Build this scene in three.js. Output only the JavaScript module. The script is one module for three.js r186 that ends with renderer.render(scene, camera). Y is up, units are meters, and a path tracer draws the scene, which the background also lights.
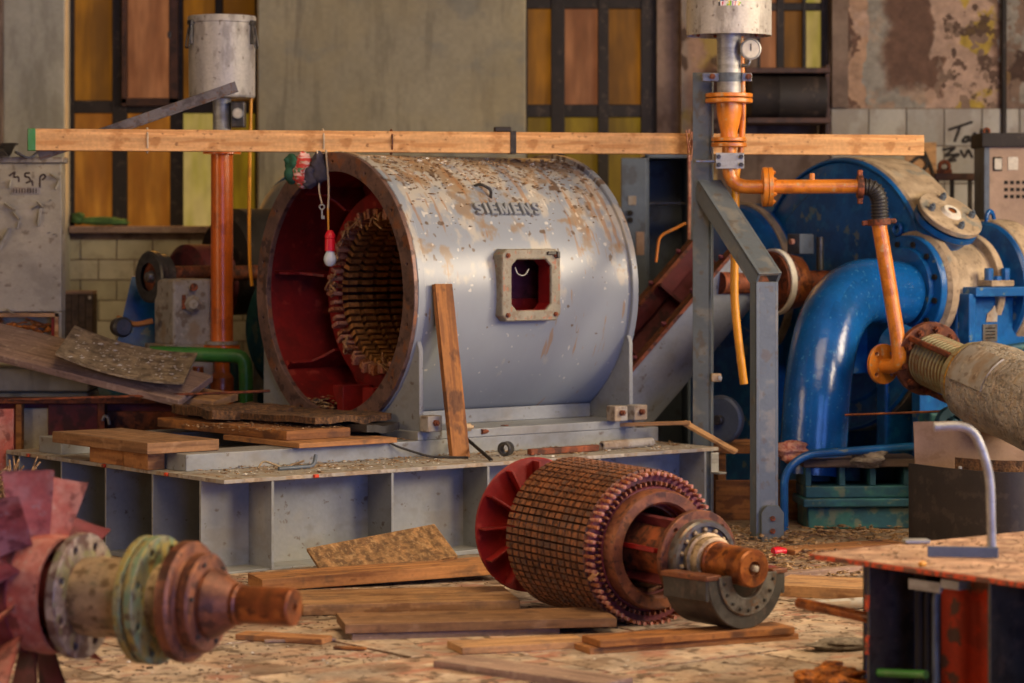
import * as THREE from 'three';
import { mergeGeometries, toCreasedNormals } from 'three/addons/utils/BufferGeometryUtils.js';
import { RoundedBoxGeometry } from 'three/addons/geometries/RoundedBoxGeometry.js';
import { RectAreaLightUniformsLib } from 'three/addons/lights/RectAreaLightUniformsLib.js';
import { FontLoader } from 'three/addons/loaders/FontLoader.js';
import { TextGeometry } from 'three/addons/geometries/TextGeometry.js';
import { Brush, Evaluator, SUBTRACTION } from 'three-bvh-csg';

// ---------------------------------------------------------------- camera, light, exposure
const F = 2700, H = 1.74, HY = 230;               // focal length in pixels, eye height, horizon row
const scene = new THREE.Scene();
scene.background = new THREE.Color(0x9fb4cc);
const camera = new THREE.PerspectiveCamera(2 * Math.atan(341.5 / F) * 180 / Math.PI, 1024 / 683, 0.5, 80);
camera.position.set(0, H, 0);
camera.lookAt(0, H, -10);
camera.setViewOffset(1024, 683, 0, 341.5 - HY, 1024, 683);   // level camera, lens shifted down
camera.focus = 13.6;
camera.userData.fStop = 2.1;
scene.add(camera);
const renderer = new THREE.WebGLRenderer({ antialias: true });
renderer.toneMapping = THREE.LinearToneMapping;
renderer.toneMappingExposure = 1.08;
renderer.shadowMap.enabled = true;
RectAreaLightUniformsLib.init();
const ROOM = { x0: -8.5, x1: 8.5, y1: 7.2, zb: -21, zf: 5 };
function areaLight(w, h, x, y, z, tx, ty, tz, color, intensity) {
  const l = new THREE.RectAreaLight(color, intensity, w, h);
  l.position.set(x, y, z); l.lookAt(tx, ty, tz); l.castShadow = true; l.name = 'window_light'; scene.add(l); return l;
}
// tall hall windows in the right-hand wall, an open gate with blue sky under them, warm roof glazing and weaker windows on the left
const RW = [[-13.6, 2.4], [-9.4, 2.4]];     // centre z, width of each right-hand window
for (const [z, w] of RW) areaLight(w, 2.6, ROOM.x1 - 0.08, 4.0, z, 0, 4.0, z, 0xffe8c8, 26);
areaLight(7, 2.2, ROOM.x1 - 0.08, 1.15, -3.6, 0, 1.15, -3.6, 0x6a96ff, 8.0);
areaLight(5.6, 3.4, 5.2, 2.2, ROOM.zf - 0.08, 5.2, 2.2, -10, 0x7fa8ff, 6.5);   // blue sky in the windows behind the viewer, to the right   // open gate with blue sky beyond
// roof glazing over the aisle, near the camera
areaLight(4.0, 8.0, 1.2, ROOM.y1 - 0.08, -7.5, 1.2, 0, -7.5001, 0xffdfb2, 4.2);
areaLight(3, 3, ROOM.x0 + 0.08, 3.0, -9.5, 0, 3.0, -9.5, 0xffdcb0, 5.0);

// ---------------------------------------------------------------- helpers
const V = (x, y, z) => new THREE.Vector3(x, y, z);
const at = (px, py, d) => V((px - 512) * d / F, H - (py - HY) * d / F, -d);        // place seen at a pixel, d metres away
const onY = (px, py, y) => at(px, py, (H - y) * F / (py - HY));                      // place on a level plane
let seed = 7;
const rnd = () => { seed = (Math.imul(seed, 1664525) + 1013904223) >>> 0; return seed / 4294967296; };
const rr = (a, b) => a + (b - a) * rnd();
const rad = (a) => a * Math.PI / 180;
const used = new Map();
function numbered(n) { const k = used.get(n) || 0; used.set(n, k + 1); return k ? n + '_' + String(k).padStart(3, '0') : n; }
function tag(o, label, category, group) { o.userData.label = label; o.userData.category = category; if (group) o.userData.group = group; return o; }
function thing(name, label, category, p = V(0, 0, 0), turn = 0, group) {
  const g = new THREE.Group(); g.name = numbered(name); g.position.copy(p); g.rotation.y = turn; scene.add(g); return tag(g, label, category, group);
}
function P(parent, name, geo, mat, pos, rot) {
  const m = new THREE.Mesh(geo, mat); m.castShadow = m.receiveShadow = true;
  m.name = parent === scene ? numbered(name) : name;
  if (pos) m.position.set(...(pos.isVector3 ? pos.toArray() : pos)); if (rot) m.rotation.set(...rot);
  parent.add(m); return m;
}
const nz = (g) => { if (g.index) g = g.toNonIndexed(); for (const k of Object.keys(g.attributes)) if (!['position', 'normal', 'uv'].includes(k)) g.deleteAttribute(k); if (!g.attributes.uv) g.setAttribute('uv', new THREE.BufferAttribute(new Float32Array(g.attributes.position.count * 2), 2)); g.clearGroups(); return g; };
function uvBox(g, o = rr(0, 7), o2 = rr(0, 7)) {       // uv in metres, projected along the main direction of each face
  g = nz(g); const p = g.attributes.position, u = g.attributes.uv, a = V(), b = V(), c = V(), n = V();
  for (let i = 0; i < p.count; i += 3) {
    a.fromBufferAttribute(p, i); b.fromBufferAttribute(p, i + 1); c.fromBufferAttribute(p, i + 2);
    n.copy(b).sub(a).cross(c.clone().sub(a)); const x = Math.abs(n.x), y = Math.abs(n.y), z = Math.abs(n.z);
    [a, b, c].forEach((q, k) => {
      if (y >= x && y >= z) u.setXY(i + k, q.x + o, q.z + o2); else if (z >= x) u.setXY(i + k, q.x + o, q.y + o2); else u.setXY(i + k, q.z + o, q.y + o2);
    });
  }
  return g;
}
const merge = (l) => mergeGeometries(l.map(nz), false);
const T = (g, x = 0, y = 0, z = 0, rx = 0, ry = 0, rz = 0) => { if (rx) g.rotateX(rx); if (ry) g.rotateY(ry); if (rz) g.rotateZ(rz); g.translate(x, y, z); return g; };
const box = (w, h, d, x = 0, y = 0, z = 0, b = 0.004) => uvBox((b ? new RoundedBoxGeometry(w, h, d, 1, Math.min(b, w / 3, h / 3, d / 3)) : new THREE.BoxGeometry(w, h, d)).translate(x, y, z));
const bx = (x0, x1, y0, y1, z0, z1, b) => box(Math.abs(x1 - x0), Math.abs(y1 - y0), Math.abs(z1 - z0), (x0 + x1) / 2, (y0 + y1) / 2, (z0 + z1) / 2, b);
const crease = (g, a = 0.55) => toCreasedNormals(nz(g), a);
function latheY(prof, seg = 48, a0 = 0, a1 = Math.PI * 2) { return uvBox(crease(new THREE.LatheGeometry(prof.map(([r, y]) => new THREE.Vector2(Math.max(r, 1e-4), y)), seg, a0, a1))); }
function latheX(prof, seg = 48, a0 = 0, a1 = Math.PI * 2) { return uvBox(latheY(prof, seg, a0, a1).rotateZ(-Math.PI / 2)); }   // axis along +x
const ringP = (ri, ro, x0, x1, b = 0.004) => [[ri, x0], [ro - b, x0], [ro, x0 + b], [ro, x1 - b], [ro - b, x1], [ri, x1], [ri, x0]];
const discP = (r, x0, x1, b = 0.004) => [[0, x0], [r - b, x0], [r, x0 + b], [r, x1 - b], [r - b, x1], [0, x1]];
function flange(ro, ri, n, rb, rh, t, seg = 48) {          // plate with real bolt holes, thickness along +x
  const s = new THREE.Shape(); s.absarc(0, 0, ro, 0, Math.PI * 2, false);
  if (ri > 0) { const h = new THREE.Path(); h.absarc(0, 0, ri, 0, Math.PI * 2, true); s.holes.push(h); }
  for (let i = 0; i < n; i++) { const a = (i + 0.5) / n * Math.PI * 2, h = new THREE.Path(); h.absarc(Math.cos(a) * rb, Math.sin(a) * rb, rh, 0, Math.PI * 2, true); s.holes.push(h); }
  return uvBox(crease(new THREE.ExtrudeGeometry(s, { depth: t, bevelEnabled: true, bevelSize: 0.003, bevelThickness: 0.003, bevelSegments: 1, curveSegments: seg / 2 }).rotateY(Math.PI / 2), 0.5));
}
function path(pts, bend = 0.1, n = 8) {                    // polyline with rounded corners
  const out = [];
  pts.forEach((p, i) => {
    if (i === 0 || i === pts.length - 1) { out.push(p.clone()); return; }
    const a = pts[i - 1].clone().sub(p), c = pts[i + 1].clone().sub(p), r = Math.min(bend, a.length() * 0.49, c.length() * 0.49);
    const A = p.clone().add(a.setLength(r)), C = p.clone().add(c.setLength(r));
    for (let k = 0; k <= n; k++) { const t = k / n; out.push(A.clone().multiplyScalar((1 - t) * (1 - t)).add(p.clone().multiplyScalar(2 * t * (1 - t))).add(C.clone().multiplyScalar(t * t))); }
  });
  return out;
}
class Poly extends THREE.Curve { constructor(p) { super(); this.p = p; this.l = [0]; for (let i = 1; i < p.length; i++) this.l.push(this.l[i - 1] + p[i].distanceTo(p[i - 1])); } getPoint(t, o = V()) { const s = t * this.l.at(-1); let i = 1; while (i < this.p.length - 1 && this.l[i] < s) i++; return o.lerpVectors(this.p[i - 1], this.p[i], (s - this.l[i - 1]) / (this.l[i] - this.l[i - 1] || 1)); } getPointAt(t, o) { return this.getPoint(t, o); } }
function pipe(pts, r, bend = 0.1, seg = 14, caps = true) {
  const pp = path(pts, bend), c = new Poly(pp), n = Math.max(2, Math.min(140, pp.length * 2 + 6));
  const l = [new THREE.TubeGeometry(c, n, r, seg, false)];
  if (caps) for (const [t, s] of [[0, -1], [1, 1]]) { const d = c.getTangent(t).multiplyScalar(s), g = new THREE.CircleGeometry(r, seg); g.applyQuaternion(new THREE.Quaternion().setFromUnitVectors(V(0, 0, 1), d)); const q = c.getPoint(t); l.push(g.translate(q.x, q.y, q.z)); }
  return uvBox(merge(l));
}
function orient(m, p, q, up) {                             // long side (x) from p to q, face normal (y) near up
  const x = q.clone().sub(p).normalize(), z = x.clone().cross(up).normalize(), y = z.clone().cross(x);
  m.quaternion.setFromRotationMatrix(new THREE.Matrix4().makeBasis(x, y, z)); m.position.copy(p).add(q).multiplyScalar(0.5); return m;
}
function shapeGeo(pts, depth, bevel = 0.003, holes = []) {
  const s = new THREE.Shape(pts.map(([x, y]) => new THREE.Vector2(x, y))); for (const h of holes) s.holes.push(new THREE.Path(h.map(([x, y]) => new THREE.Vector2(x, y))));
  return uvBox(crease(new THREE.ExtrudeGeometry(s, { depth, bevelEnabled: bevel > 0, bevelSize: bevel, bevelThickness: bevel, bevelSegments: 1, curveSegments: 12 }), 0.5));
}
const hexGeo = new Map();
function hex(r, t) { const k = r + '_' + t; if (!hexGeo.has(k)) hexGeo.set(k, uvBox(crease(merge([new THREE.CylinderGeometry(r, r, t, 6).rotateZ(-Math.PI / 2).translate(t / 2, 0, 0), new THREE.CylinderGeometry(r * 0.5, r * 0.5, t * 0.6, 8).rotateZ(-Math.PI / 2).translate(t * 1.2, 0, 0)]), 0.4))); return hexGeo.get(k); }
function bolts(parent, n, rb, x, r, t, mat, cy = 0, a0 = 0.5, axis = 1) { for (let i = 0; i < n; i++) { const a = (i + a0) / n * Math.PI * 2; const m = P(parent, 'bolt', hex(r, t), mat, [x, cy + Math.sin(a) * rb, Math.cos(a) * rb]); if (axis < 0) m.rotation.y = Math.PI; } }

// ---------------------------------------------------------------- procedural colours
const h2 = (x, y, s) => { let n = Math.imul(x, 374761393) + Math.imul(y, 668265263) + Math.imul(s, 2246822519) | 0; n = Math.imul(n ^ (n >>> 13), 1274126177); n ^= n >>> 16; return (n >>> 0) / 4294967296; };
function vn(x, y, px, py, s) {
  const xi = Math.floor(x), yi = Math.floor(y), fx = x - xi, fy = y - yi, u = fx * fx * (3 - 2 * fx), v = fy * fy * (3 - 2 * fy);
  const x0 = ((xi % px) + px) % px, x1 = (x0 + 1) % px, y0 = ((yi % py) + py) % py, y1 = (y0 + 1) % py;
  const a = h2(x0, y0, s), b = h2(x1, y0, s), c = h2(x0, y1, s), d = h2(x1, y1, s);
  return a + (b - a) * u + (c - a) * v + (a - b - c + d) * u * v;
}
function fbm(u, v, fx, fy, oct, s) { let t = 0, a = 0.5, n = 0; for (let o = 0; o < oct; o++) { t += a * vn(u * fx, v * fy, fx, fy, s + o * 17); n += a; a *= 0.55; fx *= 2; fy *= 2; } return t / n; }
const ss = (a, b, x) => { x = Math.min(1, Math.max(0, (x - a) / (b - a))); return x * x * (3 - 2 * x); };
const hexRGB = (c) => { const n = parseInt(c.slice(1), 16); return [n >> 16, (n >> 8) & 255, n & 255]; };
function texture(w, h, fn, srgb = true) {
  const d = new Uint8Array(w * h * 4);
  for (let y = 0; y < h; y++) for (let x = 0; x < w; x++) { const c = fn(x / w, y / h), i = (y * w + x) * 4; for (let k = 0; k < 3; k++) d[i + k] = Math.max(0, Math.min(255, c[k])); d[i + 3] = 255; }
  const t = new THREE.DataTexture(d, w, h); t.wrapS = t.wrapT = THREE.RepeatWrapping; t.magFilter = THREE.LinearFilter; t.minFilter = THREE.LinearMipmapLinearFilter; t.generateMipmaps = true;
  if (srgb) t.colorSpace = THREE.SRGBColorSpace; t.needsUpdate = true; return t;
}
const bumpTex = {
  fine: texture(256, 256, (u, v) => { const n = 255 * fbm(u, v, 12, 12, 4, 3); return [n, n, n]; }, false),
  pit: texture(256, 256, (u, v) => { const n = 255 * (0.5 * fbm(u, v, 5, 5, 4, 9) + 0.5 * ss(0.3, 0.5, fbm(u, v, 20, 20, 2, 21))); return [n, n, n]; }, false),
  wood: texture(256, 256, (u, v) => { const n = 255 * fbm(u, v, 2, 40, 3, 5); return [n, n, n]; }, false),
};
let ms = 100;
// c base colour, v brightness variation, f its frequency, L layers of patches, S metres a tile covers
function mat({ c, v = 0.16, f = [5, 5], L = [], S = 1.4, N = 256, r = 0.7, m = 0, b = 0.002, bt = 'fine', bs = 0.6, phys }) {
  const b0 = hexRGB(c), lay = L.map((l) => ({ o: 1, oct: 5, ...l, f: [l.f[0] * 2, l.f[1] * 2], s: (l.s ?? 0.05) + 0.025, rgb: hexRGB(l.c), sd: (ms += 31) })), sd = (ms += 13);
  const map = texture(N, N, (u, w) => {
    const k = 1 + v * 2 * (fbm(u, w, f[0], f[1], 5, sd) - 0.5) + v * 0.5 * (vn(u * 96, w * 96, 96, 96, sd + 5) - 0.5); let q = [b0[0] * k, b0[1] * k, b0[2] * k];
    for (const l of lay) { const a = 0.78 * l.o * ss(l.t - l.s, l.t + l.s, fbm(u, w, l.f[0], l.f[1], l.oct, l.sd)); if (a > 0) q = q.map((x, i) => x + (l.rgb[i] * (0.7 + 0.3 * k) - x) * a); }
    return q;
  });
  map.repeat.set(1 / S, 1 / S);
  const bm = bumpTex[bt].clone(); bm.repeat.set(1 / bs, 1 / bs); bm.needsUpdate = true;
  const o = { map, roughness: r, metalness: m }; if (b) { o.bumpMap = bm; o.bumpScale = b; }
  return phys ? new THREE.MeshPhysicalMaterial({ ...o, ...phys }) : new THREE.MeshStandardMaterial(o);
}
const wood = (c, d, o = {}) => mat({ c, v: 0.2, f: [2, 30], L: [{ c: d, f: [2, 24], t: 0.6, s: 0.1, o: 0.7 }, { c: d, f: [5, 9], t: 0.7, s: 0.04, o: 0.8 }, ...(o.L || [])], S: 1.1, r: 0.8, b: 0.002, bt: 'wood', bs: 0.5, ...o.x });
const M = {
  grey: mat({ c: '#868a8d', v: 0.1, L: [{ c: '#6f6a62', f: [4, 7], t: 0.62, s: 0.08, o: 0.5 }, { c: '#4a3a2e', f: [16, 16], t: 0.76, s: 0.0, o: 0.8 }, { c: '#a59c8c', f: [3, 3], t: 0.6, s: 0.1, o: 0.4 }], r: 0.42 }),
  greyDusty: mat({ c: '#99938a', v: 0.14, L: [{ c: '#8a6a48', f: [6, 6], t: 0.6, s: 0.08, o: 0.6 }, { c: '#5d4a3a', f: [16, 16], t: 0.66, s: 0.04, o: 0.7 }, { c: '#c0b4a2', f: [20, 20], t: 0.7, s: 0.04, o: 0.7 }], r: 0.8 }),
  greyPost: mat({ c: '#596166', v: 0.1, L: [{ c: '#8d8474', f: [6, 6], t: 0.66, s: 0.06, o: 0.6 }, { c: '#584a3c', f: [14, 14], t: 0.7, s: 0.03, o: 0.7 }], r: 0.45 }),
  ringSteel: mat({ c: '#6d5650', v: 0.25, f: [7, 7], L: [{ c: '#8a6a5c', f: [5, 8], t: 0.55, s: 0.1, o: 0.7 }, { c: '#3b2c2c', f: [9, 9], t: 0.64, s: 0.05, o: 0.8 }, { c: '#9c5a30', f: [6, 6], t: 0.66, s: 0.06, o: 0.7 }], S: 0.9, r: 0.5, m: 0.4 }),
  red: mat({ c: '#7a1210', v: 0.22, L: [{ c: '#4c0d0c', f: [5, 5], t: 0.6, s: 0.1, o: 0.7 }, { c: '#b0503c', f: [12, 12], t: 0.7, s: 0.04, o: 0.7 }], r: 0.5 }),
  redDust: mat({ c: '#a0544a', v: 0.25, L: [{ c: '#b58e84', f: [4, 4], t: 0.52, s: 0.12, o: 0.7 }, { c: '#4a1a18', f: [7, 7], t: 0.64, s: 0.06, o: 0.7 }, { c: '#a59a90', f: [14, 14], t: 0.72, s: 0.04, o: 0.8 }], S: 0.7, r: 0.7 }),
  maroon: mat({ c: '#5d1a1e', v: 0.25, L: [{ c: '#84404a', f: [4, 6], t: 0.58, s: 0.1, o: 0.6 }, { c: '#2c0e10', f: [8, 8], t: 0.64, s: 0.05, o: 0.8 }], r: 0.65 }),
  rust: mat({ c: '#6e3a22', v: 0.35, f: [8, 8], L: [{ c: '#a0522a', f: [7, 7], t: 0.56, s: 0.1, o: 0.8 }, { c: '#2e1a14', f: [10, 10], t: 0.6, s: 0.06, o: 0.8 }], S: 0.6, r: 0.7, m: 0.2, bt: 'pit' }),
  rustShaft: mat({ c: '#7e4420', v: 0.35, f: [8, 4], L: [{ c: '#b26c30', f: [7, 7], t: 0.58, s: 0.08, o: 0.8 }, { c: '#3c1c12', f: [8, 8], t: 0.6, s: 0.06, o: 0.8 }], S: 0.5, r: 0.38, m: 0.35, bt: 'pit', b: 0.001 }),
  rustRing: mat({ c: '#6e4230', v: 0.3, f: [8, 8], L: [{ c: '#9a6038', f: [6, 6], t: 0.58, s: 0.1, o: 0.7 }, { c: '#35201a', f: [9, 9], t: 0.6, s: 0.06, o: 0.8 }], S: 0.5, r: 0.5, m: 0.35, bt: 'pit', b: 0.001 }),
  core: mat({ c: '#7d5238', v: 0.3, f: [10, 10], L: [{ c: '#a8653a', f: [12, 12], t: 0.58, s: 0.06, o: 0.7 }, { c: '#4a4448', f: [7, 7], t: 0.62, s: 0.08, o: 0.7 }, { c: '#2b1b16', f: [18, 18], t: 0.64, s: 0.05, o: 0.8 }], S: 0.6, r: 0.55, m: 0.25, bt: 'pit' }),
  coreLight: mat({ c: '#a9733f', v: 0.4, f: [10, 10], L: [{ c: '#c08a54', f: [8, 8], t: 0.58, s: 0.06, o: 0.6 }, { c: '#5a3a24', f: [9, 9], t: 0.62, s: 0.05, o: 0.6 }], S: 0.6, r: 0.6, m: 0.1 }),
  navy: mat({ c: '#0c2036', v: 0.25, L: [{ c: '#14406a', f: [4, 4], t: 0.62, s: 0.08, o: 0.5 }], S: 0.8, r: 0.5 }),
  hallWall: mat({ c: '#5c5348', v: 0.12, S: 3, r: 0.95 }),
  dark: mat({ c: '#1b1512', v: 0.3, r: 0.9 }),
  copper: mat({ c: '#a0613c', v: 0.3, L: [{ c: '#d0a07c', f: [9, 9], t: 0.6, s: 0.1, o: 0.8 }, { c: '#5a2018', f: [9, 9], t: 0.6, s: 0.08, o: 0.7 }], S: 0.25, r: 0.6, m: 0.2 }),
  copperPink: mat({ c: '#b4826c', v: 0.25, L: [{ c: '#8a3c34', f: [9, 9], t: 0.58, s: 0.08, o: 0.8 }], S: 0.25, r: 0.6, m: 0.2 }),
  frayed: mat({ c: '#a8845e', v: 0.35, f: [12, 12], L: [{ c: '#6a2a1c', f: [9, 9], t: 0.6, s: 0.08, o: 0.8 }], S: 0.3, r: 0.9 }),
  brass: mat({ c: '#9d866a', v: 0.3, f: [4, 9], L: [{ c: '#b59e7c', f: [3, 12], t: 0.58, s: 0.1, o: 0.7 }, { c: '#55412a', f: [6, 8], t: 0.6, s: 0.06, o: 0.8 }, { c: '#6b6b52', f: [5, 5], t: 0.62, s: 0.08, o: 0.6 }], S: 0.5, r: 0.5, m: 0.3 }),
  greenish: mat({ c: '#858462', v: 0.25, L: [{ c: '#5d8a6e', f: [5, 5], t: 0.55, s: 0.1, o: 0.7 }, { c: '#a98a34', f: [5, 5], t: 0.6, s: 0.08, o: 0.8 }, { c: '#4a3424', f: [9, 9], t: 0.62, s: 0.05, o: 0.8 }], S: 0.5, r: 0.5, m: 0.2 }),
  mottled: mat({ c: '#7b6f66', v: 0.3, L: [{ c: '#b3a598', f: [8, 8], t: 0.58, s: 0.06, o: 0.8 }, { c: '#4b2c28', f: [6, 6], t: 0.55, s: 0.08, o: 0.8 }, { c: '#7f8450', f: [4, 4], t: 0.64, s: 0.05, o: 0.7 }], S: 0.4, r: 0.5, m: 0.2 }),
  steel: mat({ c: '#77746f', v: 0.2, L: [{ c: '#4f4742', f: [7, 7], t: 0.58, s: 0.08, o: 0.7 }, { c: '#7c5436', f: [9, 9], t: 0.66, s: 0.05, o: 0.7 }], S: 0.5, r: 0.35, m: 0.6 }),
  darkSteel: mat({ c: '#484643', v: 0.2, L: [{ c: '#2e2a2a', f: [5, 5], t: 0.6, s: 0.08, o: 0.7 }, { c: '#6a5a50', f: [9, 9], t: 0.66, s: 0.06, o: 0.6 }], S: 0.6, r: 0.4, m: 0.4 }),
  zinc: mat({ c: '#a2a19c', v: 0.16, L: [{ c: '#7b7872', f: [3, 12], t: 0.58, s: 0.1, o: 0.6 }], S: 0.6, r: 0.5, m: 0.4 }),
  tank: mat({ c: '#b0aaa0', v: 0.16, f: [12, 3], L: [{ c: '#6f675d', f: [10, 3], t: 0.62, s: 0.06, o: 0.5 }, { c: '#4c4038', f: [16, 16], t: 0.72, s: 0.03, o: 0.7 }], S: 0.9, r: 0.48, m: 0.1 }),
  orange: mat({ c: '#cc7a24', v: 0.14, L: [{ c: '#95501a', f: [5, 5], t: 0.62, s: 0.06, o: 0.6 }, { c: '#b0a08c', f: [10, 10], t: 0.72, s: 0.03, o: 0.8 }], S: 0.6, r: 0.32 }),
  orangeRed: mat({ c: '#c4601e', v: 0.12, L: [{ c: '#8a3c12', f: [4, 4], t: 0.62, s: 0.06, o: 0.6 }], S: 0.6, r: 0.28 }),
  hatchGrey: mat({ c: '#87806f', v: 0.16, L: [{ c: '#6a5440', f: [8, 8], t: 0.62, s: 0.05, o: 0.6 }, { c: '#a8583a', f: [7, 7], t: 0.7, s: 0.03, o: 0.7 }], S: 0.4, r: 0.6 }),
  yellow: mat({ c: '#d8921e', v: 0.12, L: [{ c: '#8a5a1c', f: [6, 6], t: 0.64, s: 0.06, o: 0.6 }], r: 0.4 }),
  green: mat({ c: '#3c7a30', v: 0.15, L: [{ c: '#6a7a4c', f: [5, 5], t: 0.6, s: 0.08, o: 0.6 }], S: 0.6, r: 0.4 }),
  blue: mat({ c: '#115490', v: 0.16, L: [{ c: '#0a3a6c', f: [4, 4], t: 0.58, s: 0.1, o: 0.6 }, { c: '#8d8474', f: [6, 6], t: 0.72, s: 0.0, o: 0.9 }, { c: '#2f7fae', f: [9, 9], t: 0.66, s: 0.06, o: 0.5 }], S: 1.1, r: 0.3 }),
  bluePipe: mat({ c: '#0f5292', v: 0.14, f: [3, 6], L: [{ c: '#0c4478', f: [4, 4], t: 0.58, s: 0.1, o: 0.5 }, { c: '#6fa0bc', f: [26, 26], t: 0.74, s: 0.03, o: 0.7 }], S: 0.9, r: 0.22 }),
  blueDust: mat({ c: '#a08c72', v: 0.2, L: [{ c: '#54646c', f: [3, 3], t: 0.66, s: 0.06, o: 0.6 }, { c: '#c0ac90', f: [5, 5], t: 0.56, s: 0.1, o: 0.7 }, { c: '#6a5a46', f: [12, 12], t: 0.66, s: 0.05, o: 0.6 }], S: 0.8, r: 0.85 }),
  teal: mat({ c: '#1a4a5e', v: 0.25, L: [{ c: '#3a7a6a', f: [6, 6], t: 0.6, s: 0.08, o: 0.7 }, { c: '#7d7460', f: [10, 10], t: 0.66, s: 0.05, o: 0.8 }], r: 0.6 }),
  fresh: wood('#cd9c66', '#a06a38', { L: [{ c: '#5a3a22', f: [14, 20], t: 0.76, s: 0.03, o: 0.8 }] }),
  plank: wood('#a87444', '#6c4022', { L: [{ c: '#5a4636', f: [6, 6], t: 0.66, s: 0.06, o: 0.6 }] }),
  plankBrown: wood('#84603f', '#523622', { L: [{ c: '#a58468', f: [8, 8], t: 0.66, s: 0.05, o: 0.5 }] }),
  plankPale: wood('#b48a5e', '#7c5434', { L: [{ c: '#6a5444', f: [6, 6], t: 0.64, s: 0.08, o: 0.5 }] }),
  plankGrey: wood('#927868', '#5e4a3e', { L: [{ c: '#b8a48e', f: [14, 14], t: 0.7, s: 0.04, o: 0.6 }] }),
  plankRed: wood('#94602f', '#5e361a', { L: [{ c: '#3c241a', f: [5, 8], t: 0.62, s: 0.06, o: 0.7 }] }),
  woodDark: wood('#4f4038', '#2a2220'),
  chip: mat({ c: '#8a6844', v: 0.4, f: [20, 8], L: [{ c: '#4f3826', f: [12, 12], t: 0.55, s: 0.08, o: 0.7 }, { c: '#b09068', f: [24, 10], t: 0.64, s: 0.06, o: 0.8 }], S: 0.6, r: 0.9, b: 0.004, bt: 'pit' }),
  ply: mat({ c: '#82725c', v: 0.35, f: [14, 8], L: [{ c: '#a8987e', f: [10, 6], t: 0.6, s: 0.06, o: 0.7 }, { c: '#4c3e30', f: [8, 8], t: 0.6, s: 0.06, o: 0.7 }], S: 0.7, r: 0.9, b: 0.003, bt: 'pit' }),
  burlap: mat({ c: '#5c4028', v: 0.45, f: [30, 14], L: [{ c: '#8a6238', f: [18, 8], t: 0.58, s: 0.08, o: 0.7 }, { c: '#24180f', f: [8, 8], t: 0.6, s: 0.08, o: 0.7 }], S: 0.5, r: 0.95, b: 0.006, bt: 'pit', bs: 0.2 }),
  litter: mat({ c: '#8a6c4a', v: 0.4, f: [20, 20], L: [{ c: '#c4a880', f: [24, 24], t: 0.6, s: 0.06, o: 0.8 }, { c: '#3f2a1c', f: [18, 18], t: 0.62, s: 0.05, o: 0.8 }], S: 0.5, r: 0.95 }),
  litterDark: mat({ c: '#6a5038', v: 0.4, f: [20, 20], L: [{ c: '#a88a64', f: [12, 12], t: 0.6, s: 0.06, o: 0.8 }, { c: '#2f2016', f: [9, 9], t: 0.58, s: 0.05, o: 0.8 }], S: 0.5, r: 0.95 }),
  white: mat({ c: '#cfc8ba', v: 0.2, r: 0.85 }),
  amberLeaf: mat({ c: '#b0661c', v: 0.4, f: [10, 10], L: [{ c: '#5a2c12', f: [8, 8], t: 0.56, s: 0.08, o: 0.8 }], S: 0.3, r: 0.7 }),
  concrete: mat({ c: '#938b74', v: 0.14, f: [6, 4], L: [{ c: '#6c6554', f: [14, 3], t: 0.6, s: 0.1, o: 0.5 }, { c: '#a09270', f: [3, 3], t: 0.58, s: 0.1, o: 0.5 }, { c: '#544d42', f: [12, 1], t: 0.7, s: 0.06, o: 0.5 }, { c: '#6f7270', f: [2, 3], t: 0.6, s: 0.03, o: 0.5 }], S: 2.6, N: 512, r: 0.9 }),
  concretePale: mat({ c: '#a9a594', v: 0.12, f: [8, 4], L: [{ c: '#847f70', f: [14, 4], t: 0.6, s: 0.1, o: 0.5 }], S: 2, r: 0.9 }),
  plaster: mat({ c: '#947660', v: 0.2, f: [4, 5], L: [{ c: '#857f74', f: [3, 1], t: 0.56, s: 0.05, o: 0.9 }, { c: '#9a8434', f: [5, 4], t: 0.6, s: 0.06, o: 0.8 }, { c: '#553a2c', f: [4, 2], t: 0.57, s: 0.015, o: 0.95 }, { c: '#a98e7c', f: [7, 7], t: 0.63, s: 0.03, o: 0.6 }, { c: '#3a2a20', f: [9, 6], t: 0.67, s: 0.02, o: 0.9 }], S: 2.4, N: 512, r: 0.92, b: 0.01, bt: 'pit', bs: 1.4 }),
  wallDull: mat({ c: '#7a6658', v: 0.22, L: [{ c: '#4c3a30', f: [4, 3], t: 0.58, s: 0.06, o: 0.8 }, { c: '#93806e', f: [4, 4], t: 0.6, s: 0.06, o: 0.6 }], S: 2.2, r: 0.92 }),
  soot: mat({ c: '#241d1a', v: 0.4, L: [{ c: '#57493f', f: [8, 8], t: 0.66, s: 0.05, o: 0.7 }], S: 0.7, r: 0.7 }),
  frameBrown: mat({ c: '#4a2c1c', v: 0.3, L: [{ c: '#24140e', f: [6, 6], t: 0.58, s: 0.06, o: 0.7 }], S: 0.7, r: 0.6 }),
  tile: [0, 1, 2].map((i) => mat({ c: ['#b3ab8e', '#aaa387', '#bcb49a'][i], v: 0.08, L: [{ c: '#8a8068', f: [4, 4], t: 0.64, s: 0.1, o: 0.4 }], S: 0.6, N: 128, r: 0.25, b: 0 })),
  tileWhite: [0, 1, 2].map((i) => mat({ c: ['#a09b8c', '#948f80', '#aaa596'][i], v: 0.1, L: [{ c: '#7f7260', f: [3, 2], t: 0.58, s: 0.1, o: 0.7 }], S: 0.8, N: 128, r: 0.5, b: 0 })),
  cabinet: mat({ c: '#a9a18c', v: 0.1, L: [{ c: '#827c6c', f: [3, 5], t: 0.6, s: 0.1, o: 0.5 }, { c: '#6a5c48', f: [12, 12], t: 0.72, s: 0.03, o: 0.7 }], S: 1, r: 0.6 }),
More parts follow.
